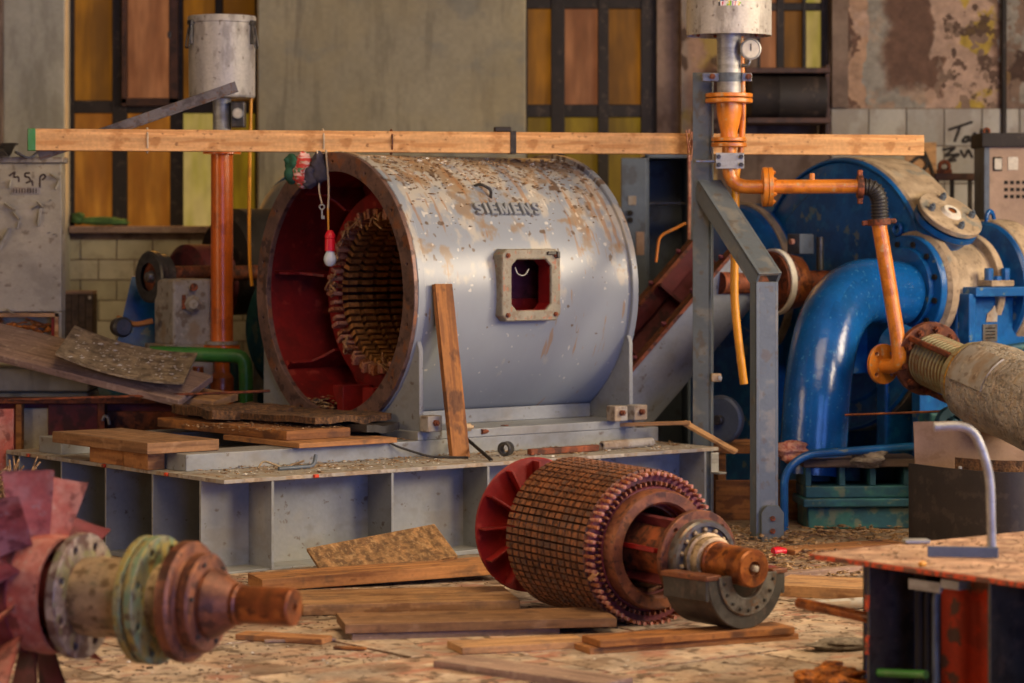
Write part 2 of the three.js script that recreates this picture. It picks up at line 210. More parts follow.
  beige: mat({ c: '#a08670', v: 0.12, L: [{ c: '#7c6654', f: [4, 4], t: 0.62, s: 0.08, o: 0.5 }], S: 1, r: 0.6 }),
  slate: mat({ c: '#56606a', v: 0.15, L: [{ c: '#3c3a3a', f: [5, 5], t: 0.62, s: 0.08, o: 0.6 }], S: 0.8, r: 0.5 }),
  floor: mat({ c: '#978470', v: 0.3, f: [6, 6], L: [{ c: '#8a6248', f: [4, 4], t: 0.58, s: 0.06, o: 0.6 }, { c: '#cbb092', f: [5, 5], t: 0.6, s: 0.08, o: 0.6 }, { c: '#8a4434', f: [5, 9], t: 0.66, s: 0.04, o: 0.5 }, { c: '#4a3628', f: [18, 18], t: 0.69, s: 0.03, o: 0.8 }], S: 1.7, N: 512, r: 0.85, b: 0.005, bt: 'pit', bs: 0.9 }),
  floorPlate: mat({ c: '#a3917f', v: 0.3, f: [7, 7], L: [{ c: '#93694e', f: [5, 5], t: 0.58, s: 0.06, o: 0.6 }, { c: '#d4bb9c', f: [5, 5], t: 0.6, s: 0.08, o: 0.6 }, { c: '#96503c', f: [4, 8], t: 0.65, s: 0.04, o: 0.6 }, { c: '#4a3828', f: [14, 14], t: 0.66, s: 0.02, o: 0.9 }, { c: '#5c4634', f: [3, 3], t: 0.62, s: 0.05, o: 0.7 }], S: 1.5, N: 1024, r: 0.85, b: 0.004, bt: 'pit', bs: 0.8 }),
  benchTop: mat({ c: '#a4826a', v: 0.25, f: [8, 8], L: [{ c: '#6a4a38', f: [5, 5], t: 0.57, s: 0.06, o: 0.7 }, { c: '#c8ac90', f: [9, 9], t: 0.62, s: 0.06, o: 0.7 }], S: 0.8, r: 0.85 }),
  primer: mat({ c: '#d23c0e', v: 0.15, L: [{ c: '#8a2a10', f: [5, 5], t: 0.63, s: 0.06, o: 0.7 }, { c: '#4a4640', f: [4, 4], t: 0.66, s: 0.02, o: 0.95 }], S: 0.8, r: 0.6 }),
  primerEdge: mat({ c: '#c8481e', v: 0.2, L: [{ c: '#4a4038', f: [10, 10], t: 0.52, s: 0.03, o: 0.95 }], S: 0.35, r: 0.6 }),
  sheetBlack: mat({ c: '#2a2320', v: 0.2, L: [{ c: '#4f443c', f: [6, 6], t: 0.64, s: 0.06, o: 0.6 }], S: 0.6, r: 0.62 }),
  card: mat({ c: '#a08470', v: 0.1, L: [{ c: '#826650', f: [4, 6], t: 0.62, s: 0.08, o: 0.5 }], S: 0.6, r: 0.9 }),
  lagging: mat({ c: '#968e82', v: 0.25, f: [6, 6], L: [{ c: '#a08a6e', f: [8, 8], t: 0.58, s: 0.08, o: 0.7 }, { c: '#62584c', f: [4, 7], t: 0.64, s: 0.06, o: 0.6 }, { c: '#c0a890', f: [12, 12], t: 0.66, s: 0.05, o: 0.7 }], S: 0.5, r: 0.42, b: 0.012, bt: 'pit', bs: 0.3 }),
  wool: mat({ c: '#b98a34', v: 0.35, f: [16, 16], L: [{ c: '#6a4a20', f: [10, 10], t: 0.58, s: 0.08, o: 0.7 }], S: 0.3, r: 0.95, b: 0.01, bt: 'pit', bs: 0.15 }),
  bellows: mat({ c: '#8a8264', v: 0.2, L: [{ c: '#7a4a28', f: [6, 6], t: 0.62, s: 0.06, o: 0.7 }], S: 0.5, r: 0.45, m: 0.3 }),
  rubber: mat({ c: '#2a2624', v: 0.25, r: 0.55 }),
  string: mat({ c: '#b8a58a', v: 0.2, S: 0.2, r: 0.9 }),
  redPlastic: mat({ c: '#d21a2c', v: 0.1, S: 0.3, r: 0.35 }),
  bulb: mat({ c: '#c9d3dc', v: 0.04, S: 0.3, r: 0.25, b: 0 }),
  ragGreen: mat({ c: '#1f4a34', v: 0.3, r: 0.9 }),
  ragDark: mat({ c: '#3c3840', v: 0.3, r: 0.9 }),
  ragStripe: mat({ c: '#b83a30', v: 0.2, L: [{ c: '#d0c4b4', f: [2, 9], t: 0.52, s: 0.03, o: 0.95 }, { c: '#2a6a3a', f: [3, 7], t: 0.62, s: 0.03, o: 0.9 }], S: 0.25, r: 0.9 }),
  ragGrey: mat({ c: '#7a7064', v: 0.3, L: [{ c: '#4a4038', f: [6, 6], t: 0.58, s: 0.06, o: 0.7 }], S: 0.3, r: 0.95 }),
  plugRed: mat({ c: '#a03024', v: 0.2, r: 0.6 }),
  mossGreen: mat({ c: '#4a6a3a', v: 0.35, S: 0.3, r: 0.95 }),
};

// ---------------------------------------------------------------- the hall
function struct(name, geo, m, label) { const o = P(scene, name, geo, m); o.userData.kind = 'structure'; if (label) o.userData.label = label; return o; }
const floor = struct('floor', bx(ROOM.x0 - 0.3, ROOM.x1 + 0.3, -0.3, 0, ROOM.zb - 0.4, ROOM.zf + 0.3, 0), M.floor, 'dusty tan concrete floor littered with debris');
struct('ceiling', bx(ROOM.x0 - 0.3, ROOM.x1 + 0.3, ROOM.y1, ROOM.y1 + 0.3, ROOM.zb - 0.4, ROOM.zf + 0.3, 0), M.hallWall, 'pale hall ceiling');
struct('wall_left', bx(ROOM.x0 - 0.3, ROOM.x0, 0, ROOM.y1, ROOM.zb - 0.4, ROOM.zf + 0.3, 0), M.hallWall, 'plain wall on the left');
struct('wall_front', bx(ROOM.x0, ROOM.x1, 0, ROOM.y1, ROOM.zf, ROOM.zf + 0.3, 0), M.hallWall, 'plain wall behind the viewer');
struct('wall_right', bx(ROOM.x1, ROOM.x1 + 0.3, 0, ROOM.y1, ROOM.zb - 0.4, ROOM.zf + 0.3, 0), M.hallWall, 'hall wall on the right with tall windows');
const skyGlass = new THREE.MeshStandardMaterial({ color: 0x222222, emissive: 0xffeacb, emissiveIntensity: 3.0, roughness: 0.3 });
const warmGlass = new THREE.MeshStandardMaterial({ color: 0x222222, emissive: 0xffd9a6, emissiveIntensity: 2.0, roughness: 0.3 });
const gateGlow = new THREE.MeshStandardMaterial({ color: 0x222222, emissive: 0x6292ff, emissiveIntensity: 2.2, roughness: 0.3 });
function litOpening(name, w, h, p, ry, rx, glow, label, nx, ny) {
  const g = new THREE.Group(); g.name = name; g.position.copy(p); g.rotation.set(rx, ry, 0); g.userData = { kind: 'structure', label }; scene.add(g);
  P(g, 'pane', box(w, h, 0.02, 0, 0, 0.015, 0), glow); P(g, 'frame', merge([box(w + 0.16, 0.08, 0.06, 0, h / 2 + 0.04, 0.03), box(w + 0.16, 0.08, 0.06, 0, -h / 2 - 0.04, 0.03), box(0.08, h, 0.06, -w / 2 - 0.04, 0, 0.03), box(0.08, h, 0.06, w / 2 + 0.04, 0, 0.03)]), M.soot);
}
RW.forEach(([z, w], i) => litOpening('window_' + (4 + i), w, 2.6, V(ROOM.x1, 4.0, z), -Math.PI / 2, 0, skyGlass, 'tall bright window in the right wall'));
litOpening('door_1', 7, 2.2, V(ROOM.x1, 1.15, -3.6), -Math.PI / 2, 0, gateGlow, 'wide open gate with blue daylight in the right wall');
litOpening('window_10', 5.6, 3.4, V(5.2, 2.2, ROOM.zf), Math.PI, 0, gateGlow, 'wide window with blue sky behind the viewer');
litOpening('window_8', 4, 8, V(1.2, ROOM.y1, -7.5), 0, Math.PI / 2, warmGlass, 'roof light above the aisle');
litOpening('window_9', 3, 3, V(ROOM.x0, 3.0, -9.5), Math.PI / 2, 0, warmGlass, 'square window in the left wall');

// floor plates, their joints running with the machine bases
const ROT = rad(38);
const C0 = V(-1.44, 0, -13.5);                                     // near corner of the big base
const BL = (x, y, z) => V(x, y, z).applyAxisAngle(V(0, 1, 0), ROT).add(C0);
{
  const pg = [0, 1, 2].map((i) => box(1.17, 0.012, 0.76, 0, 0.006, 0, 0.003));
  for (let i = -3; i < 4; i++) for (let j = -2; j < 6; j++) {
    const p = BL(-0.2 + i * 1.185 + (j & 1) * 0.4, 0, 0.75 + j * 0.775); if (p.z < -13.9 || p.z > -9.6 || Math.abs(p.x) > 3) continue;
    P(floor, 'floor_plate', pg[(i + j + 9) % 3], M.floorPlate, [p.x, rr(0, 0.004), p.z], [rr(-0.003, 0.003), ROT + rr(-0.004, 0.004), rr(-0.003, 0.003)]);
  }
}
// back wall with window openings
const ZB = 21, wx = (px, d = ZB) => (px - 512) * d / F, wy = (py, d = ZB) => H - (py - HY) * d / F;
const W1 = [wx(69), wx(258), wy(229), 4.4], W2 = [wx(524), wx(657), wy(262), 4.4], W3 = [wx(757), wx(829), wy(71), 4.4];
{
  const z0 = -ZB - 0.35, z1 = -ZB, l = [];
  const col = (x0, x1, y0, y1) => { if (x1 > x0 && y1 > y0) l.push(bx(x0, x1, y0, y1, z0, z1, 0)); };
  col(ROOM.x0, W1[0], 0, ROOM.y1);
  for (const w of [W1, W2, W3]) { col(w[0], w[1], 0, w[2]); col(w[0], w[1], w[3], ROOM.y1); }
  col(W1[1], W2[0], 0, ROOM.y1); col(W2[1], W3[0], 0, ROOM.y1);
  const wb = struct('wall_back', merge(l), M.wallDull, 'stained brown back wall of the hall');
  P(wb, 'lower_wall', bx(W3[1], ROOM.x1, 0, wy(108), z0, z1, 0), M.wallDull); P(wb, 'far_plaster', merge([bx(wx(1100), ROOM.x1, wy(108), ROOM.y1, z0, z1, 0), bx(W3[1], wx(1100), 4.6, ROOM.y1, z0, z1, 0)]), M.plaster);
  const pg = new THREE.BoxGeometry(wx(1100) - W3[1], 4.6 - wy(108), 0.35).translate((wx(1100) + W3[1]) / 2, (4.6 + wy(108)) / 2, (z0 + z1) / 2 + 0.002);
  P(wb, 'peeling_plaster', nz(pg), new THREE.MeshStandardMaterial({ map: plasterMap(), roughness: 0.92, bumpMap: bumpTex.pit, bumpScale: 0.01 })).userData.label = 'peeling plaster in brown, grey and mustard';
  if (0) // plaster flakes standing proud of the peeled field
  for (const [px, py, w, h] of [[846, 20, 18, 40], [852, 62, 14, 26], [860, 95, 18, 22], [926, 30, 10, 60], [944, 78, 26, 34], [905, 92, 16, 16], [985, 40, 22, 50], [972, 86, 18, 18], [838, 45, 8, 22]]) {
    const pts = []; const n = 11; for (let i = 0; i < n; i++) { const a = i / n * Math.PI * 2, r = 0.5 * rr(0.65, 1.1); pts.push([Math.cos(a) * r * w * ZB / F, Math.sin(a) * r * h * ZB / F]); }
    P(wb, 'plaster_patch', shapeGeo(pts, 0.012, 0.002), rnd() < 0.6 ? M.frameBrown : M.concrete, [wx(px), wy(py), z1 + 0.004]);
  }
  // wall tiles: cream field under the left window, pale dado on the right
  const g1 = [box(0.272, 0.15, 0.016, 0, 0, 0, 0.003), box(0.272, 0.15, 0.016, 0, 0, 0, 0.003)];
  for (let r = 0; r < 8; r++) for (let c = 0; c < 6; c++) { const x = W1[0] - 0.05 + c * 0.281 + (r & 1 ? 0.14 : 0), y = W1[2] - 0.16 - r * 0.158; P(wb, 'tile', g1[(r + c) % 2], M.tile[(r * 5 + c * 3) % 3], [x, y, z1 + 0.006]); }
  const g2 = [box(0.285, 0.285, 0.016, 0, 0, 0, 0.003)];
  for (let r = 0; r < 5; r++) for (let c = 0; c < 7; c++) P(wb, 'tile', g2[0], M.tileWhite[(r * 4 + c * 5) % 3], [W3[1] + 0.16 + c * 0.293, wy(108) - 0.15 - r * 0.293, z1 + 0.012]);
  // pilaster between the windows and pipework ledge
  P(wb, 'pilaster', bx(wx(680), wx(716), 0, ROOM.y1, z1, z1 + 0.12), M.plaster);
  P(wb, 'pilaster', bx(wx(831), wx(847), wy(108), ROOM.y1, z1, z1 + 0.07), M.wallDull);
  P(wb, 'cable', pipe([V(wx(1003), 4, z1 + 0.03), V(wx(1003), 1.5, z1 + 0.03)], 0.022, 0), M.soot);
  P(wb, 'graffiti', graffiti(), M.soot, [0, 0, z1 + 0.021]).userData.label = 'black sprayed graffiti scrawl';
}
function plasterMap() {            // coats of paint and bare patches where the photograph shows them
  const C = Object.fromEntries(Object.entries({ dk: '#4a382e', brown: '#654c3e', tan: '#a5866c', grey: '#8d877b', pink: '#ab907c', yel: '#a58c34', mid: '#7b6656', blk: '#33261f' }).map(([k, v]) => [k, hexRGB(v)]));
  const t = texture(1024, 1024, (u, v) => {
    const px = 829 + u * 271 + 26 * (fbm(u, v, 9, 9, 5, 301) - 0.5), py = 108 - v * 246 + 30 * (fbm(u, v, 10, 10, 5, 331) - 0.5), n = fbm(u, v, 18, 16, 5, 351), n2 = fbm(u, v, 9, 7, 5, 371), n3 = fbm(u, v, 40, 40, 4, 391);
    let q; const mx = (c, a) => { q = q.map((x, i) => x + (c[i] - x) * Math.max(0, Math.min(1, a))); };
    if (px < 847) { q = C.mid; mx(C.tan, 0.6 * ss(0.5, 0.6, n)); mx(C.dk, 0.9 * ss(0.57, 0.6, n2)); }
    else if (px < 864) { q = C.tan; mx(C.pink, ss(0.45, 0.6, n)); mx(C.brown, ss(0.52, 0.545, n2 + (py > 55 ? 0.05 : 0) + (py < 25 ? 0.06 : 0))); }
    else if (px < 938) { q = C.grey; mx(C.tan, 0.3 * ss(0.45, 0.6, n)); mx(C.brown, ss(878, 890, px) * (1 - ss(84, 96, py + 16 * (n2 - 0.5))) * (1 - ss(927, 931, px))); mx(C.pink, ss(926, 931, px)); mx(C.tan, 0.5 * ss(88, 100, py) * ss(0.45, 0.55, n)); mx(C.brown, ss(924, 927, px) * ss(62, 67, py) * (1 - ss(90, 95, py))); }
    else if (px < 1003) { q = C.pink; mx(C.yel, 0.85 * ss(0.5, 0.56, n2)); mx(C.brown, ss(62, 66, py) * (1 - ss(94, 98, py)) * (1 - ss(944, 949, px))); mx(C.mid, ss(0.58, 0.62, n)); mx(C.dk, 0.8 * ss(0.64, 0.66, fbm(u, v, 26, 22, 4, 411))); mx(C.brown, 0.7 * ss(992, 1001, px)); }
    else { q = C.mid; mx(C.grey, ss(0.45, 0.55, n)); mx(C.dk, ss(0.55, 0.6, n2)); }
    const k = 0.82 + 0.36 * n3; return q.map((x) => x * k);
  });
  return t;
}
function graffiti() {       // sprayed strokes, a few millimetres of paint
  const S = [[[948, 130], [972, 122]], [[960, 126], [954, 142]], [[966, 136], [961, 142], [967, 142], [968, 135], [970, 142]], [[972, 142], [974, 132], [979, 141], [981, 129]], [[983, 140], [984, 130]], [[987, 128], [986, 136]],
    [[942, 150], [956, 147], [944, 156], [960, 154], [948, 160]], [[960, 150], [964, 158], [968, 149], [972, 158]], [[974, 150], [980, 146], [976, 158]], [[980, 150], [986, 160]], [[946, 162], [956, 160]]];
  return merge(S.map((s) => pipe(s.map(([x, y]) => V(wx(x), wy(y), 0)), 0.011, 0.02, 5, false)));
}
const t1 = struct('trim_1', bx(wx(257, 20.3), wx(526, 20.3), 0, ROOM.y1, -ZB, -20.3, 0.02), M.concrete, 'wide streaked concrete pillar behind the grey drum');
const t2 = struct('trim_2', bx(wx(2, 20.75), wx(70.5, 21), 0, ROOM.y1, -ZB, -20.75, 0.02), M.concretePale, 'pale concrete pillar at the left edge');
struct('trim_3', bx(wx(-60, 20.7), wx(2, 20.7), 0, ROOM.y1, -ZB, -20.7, 0.01), M.wallDull, 'dull wall strip left of the pale pillar');

// amber panes lit by the daylight outside
function amber(a, b, k) {
  const A = hexRGB(a), B = hexRGB(b); const map = texture(128, 128, (u, v) => { const n = fbm(u, v, 7, 1, 4, 55) * 0.75 + fbm(u, v, 3, 3, 3, 77) * 0.25, s = 0.9 + 0.16 * (fbm(u, v, 30, 12, 3, 91) - 0.5); return A.map((x, i) => (x + (B[i] - x) * ss(0.35, 0.65, n)) * s); });
  map.repeat.set(0.8, 0.8); return new THREE.MeshStandardMaterial({ color: 0x30200a, roughness: 0.75, emissive: 0xffffff, emissiveMap: map, emissiveIntensity: k });
}
const AM = [amber('#b06c10', '#6a3e08', 0.62), amber('#b87448', '#7c4628', 0.7), amber('#9c7a14', '#6a4e0c', 0.62), amber('#cc842a', '#8a4c10', 0.72), amber('#a0902c', '#c8a860', 0.7)];
function windowUnit(n, w, cols, rows, panes, label) {
  const g = new THREE.Group(); g.name = 'window_' + n; g.userData = { kind: 'structure', label }; scene.add(g);
  const z = -ZB - 0.1, l = [];
  for (const [a, b] of cols) P(g, 'mullion', bx(wx(a), wx(b), w[2], w[3], z - 0.04, z + 0.05, 0.008), M.soot);
  for (const [a, b] of rows) P(g, 'transom', bx(w[0], w[1], wy(b), wy(a), z - 0.03, z + 0.04, 0.008), M.soot);
  P(g, 'window_frame', merge([bx(w[0], w[1], w[3] - 0.08, w[3], z - 0.05, z + 0.06), bx(w[0], w[0] + 0.03, w[2], w[3], z - 0.05, z + 0.06), bx(w[1] - 0.03, w[1], w[2], w[3], z - 0.05, z + 0.06)]), M.soot);
  for (const [a, b, t, u, k] of panes) P(g, 'pane', bx(wx(a), wx(b), t === null ? w[3] - 0.08 : wy(t), u === null ? w[2] : wy(u), z - 0.012, z + 0.0, 0), AM[k]).position.y = 0;
  return g;
}
{
  const w = windowUnit(1, W1, [[111, 126], [169, 182], [214, 222]], [[100, 113]], [[70, 112, null, 101, 0], [126, 170, null, 101, 1], [181, 215, null, 101, 0], [222, 258, null, 101, 0], [70, 112, 112, null, 3], [126, 170, 112, null, 3], [181, 215, 112, null, 4], [222, 258, 112, null, 2]], 'amber glazed window on the left, sheet hung in its middle light');
  const z = -ZB - 0.03, f = P(w, 'inner_casement', merge([bx(wx(122), wx(127), wy(104), 4.3, z, z + 0.05), bx(wx(169), wx(178), wy(104), 4.3, z, z + 0.05), bx(wx(122), wx(178), wy(106), wy(98), z, z + 0.05)]), M.frameBrown);
  P(f, 'hinge', box(0.03, 0.05, 0.04, wx(170), wy(35), z + 0.06), M.darkSteel);
  P(w, 'sill', bx(wx(72), wx(258), wy(233), wy(226), -ZB - 0.1, -ZB + 0.16, 0.008), M.plankGrey);
  windowUnit(2, W2, [[551, 565], [598, 609], [641, 657]], [[104, 117], [-2, 8]], [[526, 552, 8, 105, 0], [565, 599, 8, 105, 1], [608, 642, 8, 105, 0], [526, 552, 116, null, 2], [565, 599, 116, null, 2], [608, 642, 116, null, 2], [526, 642, null, 0, 0]], 'amber glazed window behind the drum with black bars');
  windowUnit(3, W3, [[777, 785], [803, 807], [822, 829]], [[2, 10]], [[758, 778, null, null, 1], [785, 804, null, null, 0], [807, 823, null, null, 4]], 'small amber window with broken lights behind the tank');
  areaLight(1.3, 2.4, -2.7, 3.0, -ZB + 0.05, -2.7, 3.0, 0, 0xffb050, 1.6);
  areaLight(0.9, 2.2, 0.62, 3.0, -ZB + 0.05, 0.62, 3.0, 0, 0xffb050, 1.2);
}

// ---------------------------------------------------------------- big steel base
{
  const g = thing('steel_platform', 'grey welded steel base frame with vertical stiffeners carrying the big drum', 'base', C0, ROT);
  const L = 3.34, D = 2.33, y1 = 0.49, yb = 0.03;
  P(g, 'top_plate', bx(0, L, y1 - 0.022, y1, -D, 0, 0.004), M.greyDusty);
  P(g, 'bottom_flange', bx(0.02, L - 0.02, 0, 0.025, -D, -0.02, 0.004), M.grey);
  P(g, 'web', bx(0, L, 0.02, y1 - 0.02, -0.235, -0.22, 0), M.grey);
  P(g, 'web', bx(0.285, 0.3, 0.02, y1 - 0.02, -D, -0.005, 0), M.grey);
  P(g, 'web', bx(L - 0.2, L - 0.185, 0.02, y1 - 0.02, -D, -0.24, 0), M.grey);
  P(g, 'web', bx(0, L, 0.02, y1 - 0.02, -D, -D + 0.015, 0), M.grey);
  for (const x of [1.037, 1.67, 2.45, 3.24]) P(g, 'stiffener', bx(x - 0.008, x + 0.008, 0.02, y1 - 0.022, -0.221, -0.004, 0.003), M.grey);
  for (let k = 1; k < 5; k++) P(g, 'stiffener', bx(0.004, 0.286, 0.02, y1 - 0.022, -0.228 - k * 0.49, -0.212 - k * 0.49, 0.003), M.grey);
  for (const [z0, z1] of [[-0.765, -0.505], [-2.1, -1.84]]) P(g, 'rail', bx(0.085, L - 0.02, y1, 0.58, z0, z1, 0.006), M.grey);
  P(g, 'bracket', merge([bx(3.27, 3.33, 0.34, 0.46, 0.0, 0.012), bx(3.27, 3.33, 0.34, 0.352, 0, 0.08)]), M.zinc);
  for (const [x, z] of [[0.3, -0.02], [0.55, -0.002], [0.0, -1.2], [0.0, -0.55], [0, -2.05]]) P(g, 'primer_spot', box(0.03, 0.018, 0.03, x, y1 - 0.011, z, 0.004), M.primer);
}
// ---------------------------------------------------------------- stator drum
const DX = 1.561, DZ = -1.30, DR = 0.803, DL = 1.59, DCY = 0.804;
{
  const g = thing('generator_stator', 'large grey open-ended generator stator drum with red painted inside on the steel base', 'generator', BL(DX, 0.58, DZ), ROT);
  // drum paint: u runs round the drum (middle = top), v along it; settled dirt and droppings as seen
  const A = hexRGB('#8a9199'), dirt = hexRGB('#8a6a48'), dk = hexRGB('#584230'), pale = hexRGB('#b5ac9c'), wht = hexRGB('#ddd5c6'), rustc = hexRGB('#9a6234');
  const map = texture(2048, 1024, (u, v) => {
    const top = 1 - Math.abs(u - 0.5) * 4;                       // 1 at the crown, 0 at the sides
    let q = A.map((x) => x * (1 + 0.1 * (fbm(u, v, 12, 5, 5, 3) - 0.5)));
    const mixc = (c, a) => { if (a > 0) q = q.map((x, i) => x + (c[i] - x) * a); };
    mixc(pale, 0.8 * ss(0.42, 0.62, fbm(u, v, 30, 14, 5, 8) + 0.45 * (top - 0.42)));
    const n = fbm(u, v, 40, 14, 5, 41), n2 = fbm(u, v, 22, 50, 4, 61), n3 = fbm(u, v, 90, 34, 3, 71);
    mixc(dirt, 0.6 * ss(0.5, 0.64, n + 0.3 * (top - 0.68)));
    mixc(rustc, 0.42 * ss(0.62, 0.7, n2 + 0.16 * (top - 0.7) + (v > 0.55 && v < 0.95 ? 0.05 : 0)));
    mixc(dk, 0.75 * ss(0.64, 0.7, n3 + 0.2 * (top - 0.72)));
    mixc(wht, 0.6 * ss(0.74, 0.78, fbm(u, v, 150, 56, 2, 81) + 0.1 * (top - 0.8)));
    return q;
  });
  const drum = new THREE.MeshStandardMaterial({ map, roughness: 0.33, metalness: 0.0, bumpMap: bumpTex.fine, bumpScale: 0.001 });
  const cylUV = (geo) => { const p = geo.attributes.position, u = geo.attributes.uv; for (let i = 0; i < p.count; i++) u.setXY(i, 0.5 + Math.atan2(p.getZ(i), p.getY(i) - DCY) / (2 * Math.PI), p.getX(i) / DL); return geo; };
  const ev = new Evaluator(); ev.useGroups = false; ev.attributes = ['position', 'normal', 'uv'];
  const hx = 0.765, hy = DCY + 0.045;
  const cut = (geo) => { const a = new Brush(geo), b = new Brush(nz(new THREE.BoxGeometry(0.315, 0.32, 0.5).translate(hx, hy, DR - 0.1))); a.updateMatrixWorld(); b.updateMatrixWorld(); return nz(ev.evaluate(a, b, SUBTRACTION).geometry); };
  const tube = (ro, ri, x0, x1) => T(latheX([[ri, x0], [ro, x0], [ro, x1], [ri, x1], [ri, x0]], 96), 0, DCY, 0);
  P(g, 'shell', cylUV(cut(tube(DR - 0.012, DR - 0.035, 0.005, DL - 0.005))), drum);
  P(g, 'lining', uvBox(cut(tube(DR - 0.036, DR - 0.042, 0.02, DL - 0.02))), M.red);
  P(g, 'rim', cylUV(T(latheX(ringP(DR - 0.03, DR + 0.004, 0, 0.05), 96), 0, DCY, 0)), drum);
  P(g, 'rim', cylUV(T(latheX(ringP(DR - 0.03, DR + 0.012, DL - 0.045, DL), 96), 0, DCY, 0)), drum);
  const fr = P(g, 'flange_ring', T(flange(DR - 0.004, 0.695, 14, 0.748, 0.011, 0.028, 96), -0.022, DCY, 0), M.ringSteel);
  P(g, 'rear_shield', T(latheX(discP(DR - 0.045, DL - 0.09, DL - 0.06), 64), 0, DCY, 0), M.red);
  // core
  const x0 = 0.34, x1 = 1.42;
  P(g, 'core_ring', T(latheX(ringP(0.47, 0.585, x0, x0 + 0.03), 72), 0, DCY, 0), M.red);
  P(g, 'core_ring', T(latheX(ringP(0.47, 0.585, x1 - 0.03, x1), 72), 0, DCY, 0), M.red);
  P(g, 'core_back', T(latheX([[0.53, x0 + 0.03], [0.56, x0 + 0.03], [0.56, x1 - 0.03], [0.53, x1 - 0.03], [0.53, x0 + 0.03]], 72), 0, DCY, 0), M.maroon);
  P(g, 'bulkhead', T(latheX(ringP(0.55, DR - 0.042, 0.5, 0.515), 64), 0, DCY, 0), M.red);
  for (let i = 0; i < 12; i++) { const a = i / 12 * Math.PI * 2 + 0.13; P(g, 'core_bar', box(x1 - 0.5, 0.02, 0.07, 0.5 + (x1 - 0.5) / 2, 0, 0, 0.004), M.red, [0, DCY + Math.cos(a) * 0.575, Math.sin(a) * 0.575], [a, 0, 0]); }
  const teeth = []; const NT = 60, NP = 10, pl = (x1 - x0 - 0.02) / NP;
  for (let i = 0; i < NT; i++) for (let k = 0; k < NP; k++) { const a = i / NT * Math.PI * 2, b = new THREE.BoxGeometry(pl - 0.03, 0.12, 0.026); b.translate(x0 + 0.01 + (k + 0.5) * pl, 0.474, 0); b.rotateX(a); teeth.push(b.translate(0, DCY, 0)); }
  const tm = P(g, 'core_teeth', uvBox(merge(teeth)), M.coreLight); tm.userData.kind = 'stuff'; tm.userData.label = 'rusty slotted iron core inside the drum';
  // cut coil ends standing out of the slots, frayed on the left side
  const cg = [box(0.08, 0.06, 0.024, -0.038, 0, 0, 0.005), box(0.06, 0.055, 0.024, -0.028, 0, 0, 0.005)];
  for (let i = 0; i < NT; i++) {
    const a = (i + 0.5) / NT * Math.PI * 2, c = P(g, 'coil_end', cg[i % 2], i % 3 ? M.copperPink : M.copper, [x0, DCY + Math.cos(a) * 0.455, Math.sin(a) * 0.455], [a, rr(-0.15, 0.15), rr(-0.1, 0.1)]);
    const frayed = Math.sin(a) < -0.3 && Math.cos(a) > -0.2 && i % 2 === 0;       // away side, seen at the left
    if (frayed || i % 9 === 0) { const l = []; for (let k = 0; k < 4; k++) l.push(pipe([V(-0.03, 0, 0), V(-0.06 - rr(0, 0.04), rr(-0.05, 0.03), rr(-0.04, 0.04)), V(-0.07 - rr(0, 0.04), -rr(0.03, 0.09), rr(-0.06, 0.06))], rr(0.004, 0.009), 0.03, 5)); P(c, 'frayed_tape', merge(l), M.frayed); }
  }
  // ribs between shell and core
  for (let i = 0; i < 8; i++) {
    const a = rad(-82 + i * 45), s = [[0, 0], [0.42, 0], [0.42, 0.17], [0.24, 0.17], [0.2, 0.11], [0.14, 0.06], [0, 0.05]];
    P(g, 'rib', shapeGeo(s.map(([x, y]) => [x, -y]), 0.014, 0.002).translate(0.07, 0.76, -0.007), M.red, [0, DCY, 0], [a, 0, 0]);
  }
  for (const s of [-1, 1]) P(g, 'core_foot', shapeGeo([[0, 0], [0.05, 0], [0.06, 0.1], [0.1, 0.16], [0.1, 0.2], [0, 0.2]].map(([a, b]) => [a * s + s * 0.1, b]), 0.2, 0.003).rotateY(Math.PI / 2).translate(0.12, DCY - 0.75, 0), M.red);
  // inspection hatch
  const ch = (w, h, c) => [[-w + c, -h], [w - c, -h], [w, -h + c], [w, h - c], [w - c, h], [-w + c, h], [-w, h - c], [-w, -h + c]];
  const hf = P(g, 'hatch_frame', shapeGeo(ch(0.205, 0.198, 0.03), 0.08, 0.006, [ch(0.148, 0.15, 0.04).reverse()]).translate(hx, hy, DR - 0.045), M.hatchGrey);
  for (const [a, b] of [[-1, -1], [1, -1], [-1, 1], [1, 1]]) P(hf, 'bolt', hex(0.014, 0.012), M.rust, [hx + a * 0.172, hy + b * 0.168, DR + 0.04], [0, -Math.PI / 2, 0]);
  P(g, 'hatch_lining', shapeGeo(ch(0.147, 0.149, 0.04), 0.1, 0, [ch(0.141, 0.143, 0.038).reverse()]).translate(hx, hy, DR - 0.075), M.red);
  P(hf, 'wire_hook', pipe([V(hx - 0.12, hy + 0.1, DR + 0.04), V(hx - 0.11, hy + 0.06, DR + 0.05), V(hx - 0.06, hy + 0.05, DR + 0.05), V(hx - 0.03, hy + 0.09, DR + 0.05)], 0.004, 0.03, 6), M.zinc);
  P(hf, 'latch', merge([box(0.08, 0.02, 0.02, hx + 0.15, hy + 0.18, DR + 0.045), box(0.02, 0.04, 0.03, hx + 0.18, hy + 0.17, DR + 0.05)]), M.darkSteel);
  // raised maker's name and lifting lug
  const font = await new FontLoader().loadAsync('fonts/droid/droid_sans_bold.typeface.json');
  const word = 'SIEMENS', ang = rad(36), lt = P(g, 'lettering', bx(0.49, 0.5, -0.001, 0.001, -0.001, 0.001, 0), M.greyDusty, [0, DCY, 0], [rad(90) - ang, 0, 0]); lt.userData.label = 'raised cast metal letters';
